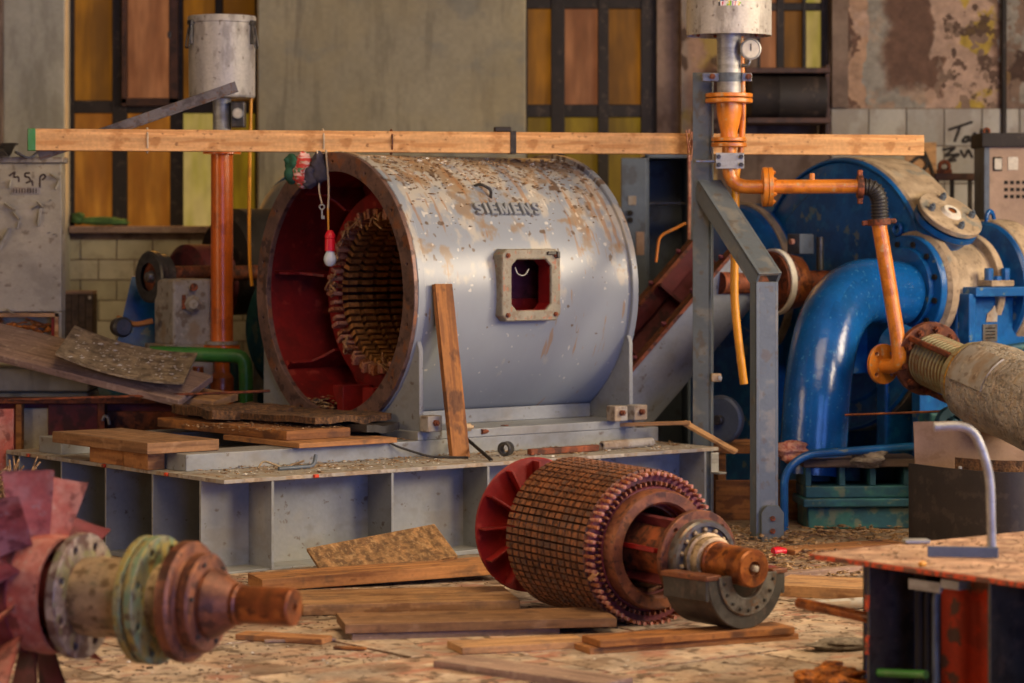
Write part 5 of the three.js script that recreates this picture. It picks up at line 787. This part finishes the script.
// grey switch cabinet with open dark door behind the drum
{
  const d = 19.2, g = thing('switch_cabinet', 'tall grey switch cabinet standing open behind the drum', 'cabinet', V(wx(655, d), 0, -d)), X = (p) => wx(p, d) - wx(655, d), Y = (p) => wy(p, d);
  P(g, 'carcass', merge([bx(X(645), X(649), 0, Y(155), -0.5, 0, 0.004), bx(X(688), X(693), 0, Y(155), -0.5, 0, 0.004), bx(X(645), X(693), Y(158), Y(152), -0.5, 0, 0.004), bx(X(645), X(693), 0, Y(158), -0.72, -0.7, 0), bx(X(645), X(693), 0, 0.1, -0.7, 0, 0), bx(X(645), X(649), 0, Y(155), -0.7, -0.5, 0), bx(X(688), X(693), 0, Y(155), -0.7, -0.5, 0), bx(X(645), X(693), Y(158), Y(152), -0.7, -0.5, 0)]), M.slate);
  const dr = P(g, 'door', bx(X(621), X(646), 0.2, Y(158), 0, 0.03, 0.006), M.slate); P(dr, 'label_plate', bx(X(628), X(636), Y(205), Y(196), 0.03, 0.036, 0.002), M.greyDusty); for (const y of [213, 220]) P(dr, 'knob', latheX(discP(0.02, 0, 0.03), 14), M.dark, [X(630), Y(y), 0.03], [0, -Math.PI / 2, 0]);
  P(dr, 'tan_panel', bx(X(636), X(644), Y(255), Y(232), 0.03, 0.036, 0.002), M.card); P(g, 'inner_shelf', bx(X(649), X(688), Y(204), Y(202), -0.4, -0.2, 0.002), M.darkSteel);
  P(g, 'flex_hose', pipe([V(X(688), Y(130), 0.06), V(X(689), Y(190), 0.06), V(X(688), Y(260), 0.06)], 0.012, 0.1, 8), M.copperPink);
}

// ---------------------------------------------------------------- back right: tank, board, table frame, control cabinet
{
  const d = 20.4, g = thing('rusty_drum', 'dark rusty horizontal drum on wall brackets below the small window', 'drum', V(wx(790, d), wy(97, d), -d));
  P(g, 'barrel', latheX([[0, -0.32], [0.13, -0.32], [0.155, -0.3], [0.16, -0.28], [0.155, -0.1], [0.16, -0.09], [0.155, -0.08], [0.155, 0.24], [0.15, 0.27], [0, 0.27]], 40), M.soot);
  P(g, 'bracket', merge([bx(-0.33, 0.3, -0.2, -0.16, -0.5, 0.1), bx(-0.36, -0.33, -0.3, 0.25, -0.56, -0.1), bx(0.28, 0.31, -0.3, 0.25, -0.56, -0.1)]), M.frameBrown); P(g, 'ledge', bx(-0.34, 0.3, 0.18, 0.22, -0.56, 0.05), M.frameBrown);
}
{
  const d = 20.0; const g = thing('poster_board', 'brown board with black sprayed curls leaning by the tiled wall', 'board', V(wx(921, d), wy(195, d), -d));
  P(g, 'board', bx(-0.12, 0.115, 0, 0.39, -0.02, 0, 0.004), M.plankPale);
  P(g, 'spray_curl', merge([pipe([V(-0.1, 0.22, 0.004), V(0, 0.3, 0.004), V(0.06, 0.22, 0.004), V(-0.02, 0.16, 0.004)], 0.014, 0.06, 6), pipe([V(0.02, 0.32, 0.004), V(0.08, 0.2, 0.004), V(0.1, 0.08, 0.004), V(0.06, 0.04, 0.004)], 0.014, 0.06, 6)]), M.soot);
  P(g, 'support', bx(-0.12, 0.115, -wy(195, d), 0, -0.03, -0.005, 0.004), M.woodDark);
}
{
  const d = 19.6, g = thing('table_frame', 'dark brown steel table frame before the tiled wall', 'table', V(wx(962, d), 0, -d)), y = wy(176, d);
  P(g, 'top_rail', bx(-0.2, 0.2, y - 0.03, y + 0.02, -0.2, 0.02, 0.005), M.frameBrown); for (const x of [-0.18, -0.07, 0.06, 0.17]) P(g, 'leg', bx(x - 0.015, x + 0.015, 0, y - 0.03, -0.03, 0, 0.004), M.soot);
  P(g, 'clamp', uvBox(new THREE.TorusGeometry(0.035, 0.016, 6, 14)), M.rust, [-0.12, y + 0.07, -0.05]); P(g, 'clamp_base', bx(-0.17, -0.07, y + 0.02, y + 0.05, -0.1, 0, 0.004), M.rust);
}
{
  const d = 18.6, X = (p) => wx(p, d) - wx(985, d), Y = (p) => wy(p, d), g = thing('control_cabinet', 'beige control cabinet with rows of square vents and two notices', 'cabinet', V(wx(985, d), 0, -d));
  P(g, 'body', bx(X(989), X(1060), Y(238), Y(146), -0.4, 0, 0.008), M.beige); P(g, 'side_post', bx(X(984), X(989.5), 0, Y(146), -0.4, 0.004, 0.004), M.slate); P(g, 'top_ledge', bx(X(981), X(1060), Y(147), Y(133), -0.42, 0.04, 0.006), M.soot); P(g, 'lower_bars', merge([0, 1, 2, 3].map((i) => bx(X(1003 + i * 12), X(1006 + i * 12), 0, Y(238), -0.1, -0.06, 0.003))), M.soot);
  P(g, 'lower_back', bx(X(989), X(1060), 0, Y(238), -0.4, -0.36, 0), M.beige); P(g, 'lifting_ring', uvBox(new THREE.TorusGeometry(0.02, 0.008, 6, 14)), M.rust, [X(988), Y(131), -0.05]);
  for (let r = 0; r < 3; r++) for (let c = 0; c < 6; c++) P(g, 'vent', bx(-0.013, 0.013, -0.012, 0.012, -0.01, 0.004, 0.002), M.dark, [X(1006 + c * 6), Y(182.5 + r * 7), 0]);
  const n1 = P(g, 'notice', bx(X(993), X(1002), Y(171), Y(157), 0, 0.008, 0.001), M.dark); P(n1, 'paper', bx(X(994.5), X(1001.5), Y(169.5), Y(158.5), 0.008, 0.01, 0), M.white); P(g, 'notice', bx(X(1008), X(1018), Y(170), Y(157), 0, 0.006, 0.001), M.white);
}

// ---------------------------------------------------------------- left side: cabinet, stand pipe, pump
{
  const d = 17.0, x0 = wx(-30, d), x1 = wx(61.5, d), X = (p) => wx(p, d), Y = (p) => wy(p, d), g = thing('painted_cabinet', 'pale cabinet with curling flakes of paint at the left edge', 'cabinet', V(0, 0, -d));
  P(g, 'body', merge([bx(x0, x1, Y(312), Y(163), -0.16, 0, 0.01), bx(x0, x1, 0, Y(341), -0.16, 0, 0.01), bx(X(55), x1, Y(341), Y(312), -0.16, 0, 0), bx(x0, x1, Y(341), Y(312), -0.16, -0.14, 0)]), M.cabinet);
  P(g, 'top_slab', bx(x0, x1 + 0.015, Y(163), Y(157), -0.17, 0.03, 0.008), M.greyDusty);
  P(g, 'opening_frame', merge([bx(x0, X(59), Y(317), Y(313), 0, 0.02, 0.003), bx(x0, X(59), Y(343), Y(339), 0, 0.02, 0.003), bx(X(55), X(59), Y(343), Y(313), 0, 0.02, 0.003)]), M.plankPale);
  P(g, 'red_lining', bx(X(51), X(55), Y(339), Y(317), -0.14, -0.005, 0.003), M.red);
  const np = P(g, 'nameplate', bx(X(11.5), X(40), Y(194), Y(187), 0, 0.01, 0.002), M.greyDusty); for (let i = 0; i < 9; i++) P(np, 'raised_mark', bx(X(13.5 + i * 2.8), X(14.6 + i * 2.8), Y(193), Y(188.5), 0.01, 0.013, 0), M.woodDark);
  const sc = [[[9, 176], [16, 171], [13, 178], [19, 176], [19, 182]], [[30, 173], [25, 173], [25, 177], [29, 177], [31, 181], [26, 183]], [[32, 180], [33, 186]], [[40, 188], [40, 176], [44, 174], [46, 177], [42, 180]]];
  P(g, 'scratched_marks', merge(sc.map((s) => pipe(s.map(([a, b]) => V(X(a), Y(b), 0.001)), 0.006, 0.02, 5))), M.woodDark);
  // curled flakes
  for (const [px, py, w, h, rz] of [[55, 176, 0.07, 0.03, -0.7], [57, 185, 0.06, 0.025, 1.1], [41, 204, 0.06, 0.03, -0.8], [35, 207, 0.05, 0.025, 0.4], [39, 217, 0.12, 0.03, 1.45], [11, 206, 0.09, 0.04, -0.6], [17, 215, 0.07, 0.03, -0.9], [18, 225, 0.05, 0.02, 1.3], [4, 238, 0.16, 0.035, 1.1], [50, 200, 0.02, 0.015, 0.3], [49, 232, 0.02, 0.01, 0], [54, 234, 0.02, 0.01, 0.4], [12, 311, 0.07, 0.035, -0.6], [38, 313, 0.12, 0.012, 0.05], [10, 184, 0.06, 0.02, 1.4]]) {
    const pg = new THREE.PlaneGeometry(w, h, 5, 6), p = pg.attributes.position; for (let i = 0; i < p.count; i++) { const y = p.getY(i) / h + 0.5, t = y * 2.2; p.setXYZ(i, p.getX(i) * (1 - 0.25 * y), -h * 0.5 + Math.sin(t) * h * 0.55, (1 - Math.cos(t)) * h * 0.8 + 0.002); } pg.computeVertexNormals(); P(g, 'paint_flake', uvBox(merge([pg, pg.clone().translate(0, 0, 0.003)])), M.cabinet, [X(px), Y(py), 0.001], [0, 0, rz]);
  }
  // heap of leaves and sticks inside
  const l = []; for (let i = 0; i < 60; i++) { const p = V(rr(x0, X(50)), rr(Y(338), Y(322)), rr(-0.12, -0.02)); l.push(rnd() < 0.3 ? pipe([p, p.clone().add(V(rr(-0.15, 0.15), rr(0, 0.05), rr(-0.02, 0.02)))], rr(0.004, 0.009), 0.1, 5) : T(crumple(rr(0.02, 0.04), rr(0.008, 0.02), 0.02, 0.8, i, 8), p.x, p.y, p.z)); }
  const o = P(scene, 'leaf_heap', merge(l), M.amberLeaf, [0, 0, -d]); tag(o, 'heap of amber leaves and sticks in the cabinet opening', 'leaves'); o.userData.kind = 'stuff';
}
for (let i = 0; i < 2; i++) small('scrap_strip', ['dark folded strip on top of the pale cabinet', 'second folded strip at the far left of the cabinet top'][i], 'strip', mat3Geo(0.22, 0.1, 0.012, 0.06), M.darkSteel, at([34, 4][i], [157, 155][i], 16.95), [0, 0.3 + i, 0.15]);
function mat3Geo(lx, lz, t, amp) { const g = new THREE.BoxGeometry(lx, t, lz, 12, 1, 4), p = g.attributes.position; for (let i = 0; i < p.count; i++) p.setY(i, p.getY(i) + amp * Math.pow(Math.sin(p.getX(i) / lx * 3 + 0.4), 2)); g.computeVertexNormals(); return uvBox(g); }
{ // stand pipe with tank
  const d = 17.0, Y = (p) => wy(p, d), g = thing('standpipe_tank', 'grey round tank with clips on an orange stand pipe at the left', 'tank', V(wx(222, d), 0, -d));
  const tk = P(g, 'tank', latheY([[0.05, Y(99)], [0.2, Y(98)], [0.208, Y(96)], [0.21, Y(24)], [0.215, Y(23)], [0.215, Y(18)], [0.21, Y(16.5)], [0, Y(15)]], 56), M.tank);
  for (const a of [-0.95, 1.15]) { const c = P(tk, 'toggle_clip', merge([box(0.03, 0.13, 0.02, 0, -0.07, 0.012), box(0.05, 0.03, 0.03, 0, 0.0, 0.012), pipe([V(-0.015, -0.03, 0.02), V(-0.02, -0.16, 0.04), V(0.02, -0.16, 0.04), V(0.015, -0.03, 0.02)], 0.006, 0.02, 6)]), M.darkSteel, [Math.sin(a) * 0.21, Y(24), Math.cos(a) * 0.21], [0, a, 0]); }
  P(g, 'neck', latheY([[0.058, Y(150)], [0.058, Y(99)]], 28), M.zinc); const fl = (y0, y1, r) => latheY([[0.05, Y(y1)], [r, Y(y1)], [r, Y(y0)], [0.05, Y(y0)]], 36);
  P(g, 'flange', fl(150, 154, 0.12), M.orangeRed); P(g, 'riser', latheY([[0.07, Y(345)], [0.07, Y(154)]], 32), M.orangeRed);
  P(g, 'flange', fl(341, 344.5, 0.1), M.greyDusty); P(g, 'flange', fl(345, 350, 0.115), M.orangeRed); P(g, 'lower_pipe', latheY([[0.075, 0], [0.075, Y(378)], [0.05, Y(372)], [0.05, Y(362)], [0.07, Y(350)]], 32), M.orangeRed);
  const ga = P(g, 'pressure_gauge', latheX([[0, 0], [0.03, 0], [0.034, 0.006], [0.034, 0.02], [0, 0.02]], 24), M.zinc, [wx(239.5, d) - wx(222, d), Y(114), 0.1], [0, -Math.PI / 2, 0]); P(ga, 'dial', latheX(discP(0.026, 0.02, 0.022, 0.001), 20), M.white); P(g, 'gauge_block', bx(wx(232, d) - wx(222, d), wx(246, d) - wx(222, d), Y(128), Y(102), -0.02, 0.09, 0.01), M.darkSteel);
  P(g, 'side_pipe', latheY([[0.035, 0.0], [0.035, Y(366)]], 20), M.orangeRed, [wx(200, d) - wx(222, d), 0, 0.1]);
}
small('hanging_hose', 'thin yellow hose hanging right of the orange stand pipe', 'hose', pipe([at(251, 98, 17), at(250, 150, 17), at(249, 230, 17), at(250, 268, 17), at(252, 286, 17)], 0.011, 0.2, 9), M.yellow, [0, 0, 0]);
small('green_pipe', 'green pipe bending down behind the steel base', 'pipe', pipe([at(150, 353, 16.7), at(215, 355, 16.7), at(245, 356, 16.7), at(246, 378, 16.7), V(wx(246, 16.7), 0, -16.7)], 0.045, 0.14, 20), M.green, [0, 0, 0]);
{
  const d = 17.6, g = thing('pump', 'old pump with round coupling disc and grey bearing block at the left', 'pump', V(wx(170, d), 0, -d)), L = (px, py, dd = d) => at(px, py, dd).sub(g.position);
  const th = rad(40), dir = V(Math.cos(th), 0, -Math.sin(th)); const lx = (pr, p, n = 40) => { const m = latheX(pr, n).rotateY(th); return m.translate(p.x, p.y, p.z); };
  const c = L(148, 277, 17.2);
  P(g, 'coupling_disc', lx([[0.09, 0.0], [0.15, 0], [0.165, 0.01], [0.165, 0.05], [0.12, 0.06], [0.09, 0.06]], c, 48), M.darkSteel); P(g, 'coupling_face', lx([[0, 0.03], [0.1, 0.03], [0.11, 0.05], [0, 0.06]], c), M.rust); P(g, 'coupling_half', lx([[0, 0.07], [0.14, 0.07], [0.145, 0.12], [0.12, 0.13], [0, 0.13]], c), M.darkSteel); P(g, 'coupling_hub', lx([[0, -0.01], [0.03, -0.01], [0.04, 0.03], [0, 0.03]], c), M.steel);
  P(g, 'shaft', lx([[0, 0.1], [0.05, 0.1], [0.05, 0.9], [0, 0.9]], L(152, 274, 17.2), 24), M.rust);
  const bb = P(g, 'bearing_block', T(bx(-0.14, 0.14, 0, 0.42, -0.16, 0.16, 0.02).rotateY(rad(30)), L(184, 345, 17.1).x, L(184, 345, 17.1).y, L(184, 345, 17.1).z), M.greyDusty);
  const k = L(193, 304, 16.93); P(bb, 'knob', T(latheX([[0, 0], [0.05, 0], [0.055, 0.01], [0.03, 0.05], [0, 0.055]], 8).rotateY(-rad(80)), k.x, k.y, k.z), M.greyDusty); P(bb, 'knob_top', T(latheX(discP(0.025, 0, 0.03), 12).rotateY(-rad(80)), L(194, 287, 16.93).x, L(194, 287, 16.93).y, L(194, 287, 16.93).z), M.rust); P(bb, 'red_tag', T(box(0.025, 0.09, 0.02), L(184, 302, 16.92).x, L(184, 302, 16.92).y, L(184, 302, 16.92).z), M.rust); P(bb, 'foot', T(box(0.42, 0.04, 0.34).rotateY(rad(30)), L(186, 345, 17.1).x, L(186, 345, 17.1).y - 0.01, L(186, 345, 17.1).z), M.greyDusty);
  P(bb, 'block_support', T(box(0.3, 0.9, 0.3, 0, -0.47, 0).rotateY(rad(30)), L(186, 345, 17.1).x, L(186, 345, 17.1).y, L(186, 345, 17.1).z), M.greyDusty);
  P(g, 'casing', lx([[0, 0], [0.22, 0.02], [0.27, 0.06], [0.27, 0.3], [0, 0.35]], L(178, 285, 17.9), 48), M.maroon); P(g, 'volute', lx([[0, 0], [0.3, 0.02], [0.36, 0.1], [0.36, 0.4], [0, 0.45]], L(222, 262, 18.2), 48), M.soot);
  P(g, 'blue_plinth', T(uvBox(crease(new THREE.CylinderGeometry(0.1, 0.27, 0.55, 4).rotateY(0.9))), L(143, 318, 17.7).x, L(143, 318, 17.7).y, L(143, 318, 17.7).z), M.blue); P(g, 'oil_cup', T(latheX([[0, -0.04], [0.06, -0.04], [0.065, 0.03], [0.05, 0.05], [0, 0.05]], 24).rotateY(-rad(60)), L(121, 327, 17.0).x, L(121, 327, 17.0).y, L(121, 327, 17.0).z), M.darkSteel);
  P(g, 'oil_line', pipe([L(118, 318, 17.1), L(135, 325, 17.0), L(153, 321, 17.0)], 0.018, 0.04, 8), M.plankRed); P(g, 'pump_base', bx(-0.5, 0.4, 0, 0.95, -0.6, 0.1, 0.03), M.teal);
}
{ // dark blue-grey machines seen behind the drum at the left
  const g = thing('grey_end_bell', 'grey-blue motor end bell half hidden behind the drum', 'motor', V(wx(285, 18.6), 0, -18.6), rad(38)), y = wy(255, 18.6);
  P(g, 'bell', T(latheX([[0, 0], [0.45, 0.02], [0.53, 0.06], [0.55, 0.12], [0.55, 0.9], [0, 0.9]], 64), 0, y, 0), M.grey); P(g, 'band', T(latheX(ringP(0.54, 0.57, 0.1, 0.2), 64), 0, y, 0), M.blue); P(g, 'pedestal', bx(0.05, 0.85, 0, y, -0.5, 0.5, 0.02), M.greyPost);
  const q = thing('dark_casing', 'dark teal rounded casing low behind the left rim of the drum', 'casing', V(wx(268, 17.4), 0, -17.4), rad(38)); P(q, 'shell', T(latheX([[0, 0], [0.3, 0.02], [0.38, 0.08], [0.4, 0.2], [0.4, 0.6], [0, 0.65]], 56), 0, wy(330, 17.4), 0), M.teal); P(q, 'foot', bx(0.1, 0.6, 0, 0.7, -0.3, 0.3, 0.02), M.teal);
}
{ const d = 19.4, g = thing('wooden_box', 'small dark wooden box standing before the cream tiles', 'box', V(wx(79, d), 0, -d)), Y = (p) => wy(p, d); for (let i = 0; i < 4; i++) P(g, 'board', bx(-0.1 + i * 0.05, -0.053 + i * 0.05, 0, Y(294), -0.01, 0.01, 0.003), M.woodDark); P(g, 'back', bx(-0.1, 0.1, 0, Y(294), -0.2, -0.02, 0.004), M.woodDark); P(g, 'lid', bx(-0.11, 0.1, Y(294), Y(291), -0.2, 0.02, 0.003), M.plankGrey); P(g, 'tag', bx(0.07, 0.09, Y(299), Y(296), 0.01, 0.014, 0.001), M.white); }
small('moss_roll', 'green mossy rag with a stick on the left window sill', 'rag', merge([crumple(0.2, 0.035, 0.05, 0.7, 33), T(crumple(0.05, 0.05, 0.04, 0.7, 36), -0.18, 0.02, 0)]), M.mossGreen, V(wx(101, 20.9), wy(221, 20.9), -20.93));

// ---------------------------------------------------------------- left pile: red steel, boards, curved sheet
{
  const d = 16.3, g = thing('red_steel_box', 'rusty red steel frame with maroon panels behind the left end of the base', 'frame', V(0, 0, -d)), X = (p) => wx(p, d), Y = (p) => wy(p, d);
  P(g, 'top_rail', T(bx(X(-20), X(208), Y(403.5), Y(398), -0.1, 0.02, 0.004), 0, 0, 0), M.rust); P(g, 'back_panel', bx(X(-20), X(210), 0, Y(404), -0.14, -0.1, 0), M.maroon);
  P(g, 'panel', bx(X(47), X(98), 0, Y(404), -0.1, -0.03, 0.004), M.maroon); P(g, 'post', bx(X(98), X(105), 0, Y(398), -0.1, 0.01, 0.004), M.rust); P(g, 'post', bx(X(16), X(22), 0, Y(404), -0.1, 0.01, 0.004), M.plankRed); P(g, 'grey_panel', bx(X(22), X(47), 0, Y(409), -0.1, -0.06, 0.004), M.cabinet); P(g, 'panel', bx(X(105), X(210), 0, Y(412), -0.1, -0.06, 0.004), M.rust);
  P(g, 'hinge_loop', pipe([V(X(103), Y(420), 0.02), V(X(105), Y(415), 0.03), V(X(109), Y(417), 0.03), V(X(110), Y(424), 0.02)], 0.01, 0.02, 7), M.greyDusty);
}
small('orange_plate', 'upright rusty red plate at the left edge of the picture', 'plate', bx(wx(-30, 15.4), wx(13, 15.4), 0, wy(409, 15.4), -0.03, 0, 0.004), M.redDust, V(0, 0, -15.4));
small('steel_rod', 'long thin rusty rod lying over the red frame towards the drum', 'rod', pipe([at(8, 400, 15.85), at(150, 396, 15.75), at(270, 391, 15.7)], 0.009, 0.02, 7), M.rust, [0, 0, 0]);
board('plank', 'long dusty plank sloping down to the right at the left edge', at(-25, 336, 16.35), at(196, 391, 15.85), 0.42, 0.045, V(-0.1, 1, 0.3), M.plankGrey);
board('plank', 'sawn plank end with yellow cut face under the curved sheet', at(150, 390, 16.15), at(226, 401, 15.95), 0.3, 0.045, V(0, 1, 0.12), M.plankPale);
{ // curved sheet
  const p0 = at(66, 343, 16.2), p1 = at(190, 372, 15.95), n = 24, g = new THREE.BoxGeometry(1, 0.012, 0.7, n, 1, 6), p = g.attributes.position;
  for (let i = 0; i < p.count; i++) { const u = p.getX(i) + 0.5; p.setXYZ(i, p0.x + (p1.x - p0.x) * u, p.getY(i) + p0.y + (p1.y - p0.y) * (1 - Math.pow(1 - u, 2.0)) + 0.02 - p.getZ(i) * 0.2, (p0.z + p1.z) / 2 + p.getZ(i) + (u - 0.5) * 0.2); } g.computeVertexNormals();
  tag(P(scene, 'curved_plywood', uvBox(g), M.ply), 'curled dusty plywood sheet lying on the planks at the left', 'sheet');
}
small('concrete_slab', 'grey slab lying below the sloping plank at the left', 'slab', bx(wx(-25, 16.4), wx(90, 16.4), wy(392, 16.4), wy(368, 16.4), -0.5, 0, 0.02), M.concrete, V(0, 0, -16.4));
small('slab_support', 'squat concrete pier under the grey slab at the left', 'pier', bx(wx(-20, 16.45), wx(88, 16.45), 0, wy(392, 16.45), -0.45, 0, 0.02), M.concrete, V(0, 0, -16.46));
small('dry_straw', 'tuft of dry straw beside the fan blades', 'straw', (() => { const l = []; for (let i = 0; i < 40; i++) { const b = V(rr(-0.1, 0.08), 0, rr(-0.06, 0.06)); l.push(pipe([b, b.clone().add(V(rr(-0.05, 0.05), rr(0.06, 0.14), rr(-0.04, 0.04))), b.clone().add(V(rr(-0.1, 0.1), rr(0.08, 0.22), rr(-0.06, 0.06)))], 0.004, 0.05, 4)); } l.push(box(0.3, 0.5, 0.2, -0.02, -0.25, 0, 0.03)); return merge(l); })(), M.litter, V(wx(4, 12.2), 0.5, -12.2));

// ---------------------------------------------------------------- litter: chips, flakes and dust clods nobody could count
function chipGeo(s) { const g = new THREE.OctahedronGeometry(s, 0), p = g.attributes.position, k = [rr(0.6, 1.6), rr(0.15, 0.35), rr(0.5, 1.2)]; for (let i = 0; i < p.count; i++) p.setXYZ(i, p.getX(i) * k[0], p.getY(i) * k[1], p.getZ(i) * k[2]); g.rotateY(rr(0, 6)); g.rotateX(rr(-0.3, 0.3)); return g; }
function litter(name, label, n, place, m, s0, s1) {
  const l = []; for (let i = 0; i < n; i++) { const q = place(); if (!q) continue; const g = chipGeo(rr(s0, s1) * (rnd() < 0.1 ? 1.8 : 1)); l.push(g.translate(q.x, q.y, q.z)); }
  const o = P(scene, name, uvBox(merge(l)), m); o.userData.kind = 'stuff'; return tag(o, label, 'litter');
}
litter('floor_litter', 'brown chips and dust scattered over the floor', 5200, () => V(rr(-2.6, 2.8), 0.014, -rr(9.8, 14.2)), M.litterDark, 0.003, 0.01);
litter('pale_floor_litter', 'pale flakes scattered over the floor', 500, () => V(rr(-2.6, 2.8), 0.015, -rr(9.8, 15)), M.white, 0.004, 0.01);
litter('floor_rubble', 'thick brown rubble behind the rotor by the blue machine bed', 2200, () => V(rr(1.0, 2.9), 0.012 + rr(0, 0.03), -rr(13.0, 15.6)), M.litter, 0.008, 0.026);
litter('base_litter', 'brown chips and dirt on the steel base plate', 650, () => { const z = -0.02 - 0.48 * Math.pow(rnd(), 0.55); return BL(rr(0.05, 3.32), 0.494 + (z < -0.35 ? rr(0, 0.012) : 0), z); }, M.litter, 0.003, 0.011);
litter('rail_litter', 'brown chips along the rail and drum foot', 600, () => BL(rr(1.5, 3.3), 0.585, rr(-0.74, -0.51)), M.litter, 0.004, 0.014);
litter('pale_base_litter', 'pale flakes on the steel base plate', 260, () => BL(rr(0.05, 3.32), 0.495, rr(-0.5, -0.02)), M.white, 0.004, 0.01);
const onDrum = (a0, a1) => { const a = rad(rr(a0, a1)), x = rr(0.08, DL - 0.06), r = DR - 0.009, e = V(x, DCY + r * Math.cos(a), r * Math.sin(a)); return e.applyAxisAngle(V(0, 1, 0), ROT).add(BL(DX, 0.58, DZ)); };
litter('drum_litter', 'brown flakes and dirt settled on top of the drum', 620, () => { const k = rnd(); return onDrum(11, k < 0.7 ? 42 : 62); }, M.litter, 0.005, 0.014);
litter('drum_droppings', 'white droppings on top of the drum', 130, () => onDrum(11, 52), M.white, 0.006, 0.013);
litter('bench_litter', 'pale dust and chips on the steel stand top', 700, () => KL(rr(0.03, 1.7), 0.523, rr(0.05, 1.5)), M.litter, 0.003, 0.009);
litter('plywood_litter', 'white chips on the curled plywood sheet', 130, () => { const u = rr(0.05, 0.95), p0 = at(66, 343, 16.2), p1 = at(190, 372, 15.95), z = rr(-0.3, 0.32); return V(p0.x + (p1.x - p0.x) * u, p0.y + (p1.y - p0.y) * (1 - Math.pow(1 - u, 2.0)) + 0.03 - z * 0.2, (p0.z + p1.z) / 2 + z + (u - 0.5) * 0.2); }, M.white, 0.004, 0.012);
litter('drum_bottom_litter', 'heap of brown rubble inside the mouth of the drum', 260, () => { const a = rad(rr(-32, 32)), x = rr(0.04, 0.32), r = DR - 0.05 - rr(0, 0.03); return V(x, DCY - r * Math.cos(a), r * Math.sin(a)).applyAxisAngle(V(0, 1, 0), ROT).add(BL(DX, 0.58, DZ)); }, M.litter, 0.008, 0.025);
litter('mat_litter', 'dark crumbs on the boards before the drum', 260, () => BL(rr(0.5, 1.35), 0.668, rr(-1.35, -0.62)), M.litter, 0.003, 0.01);

renderer.render(scene, camera);
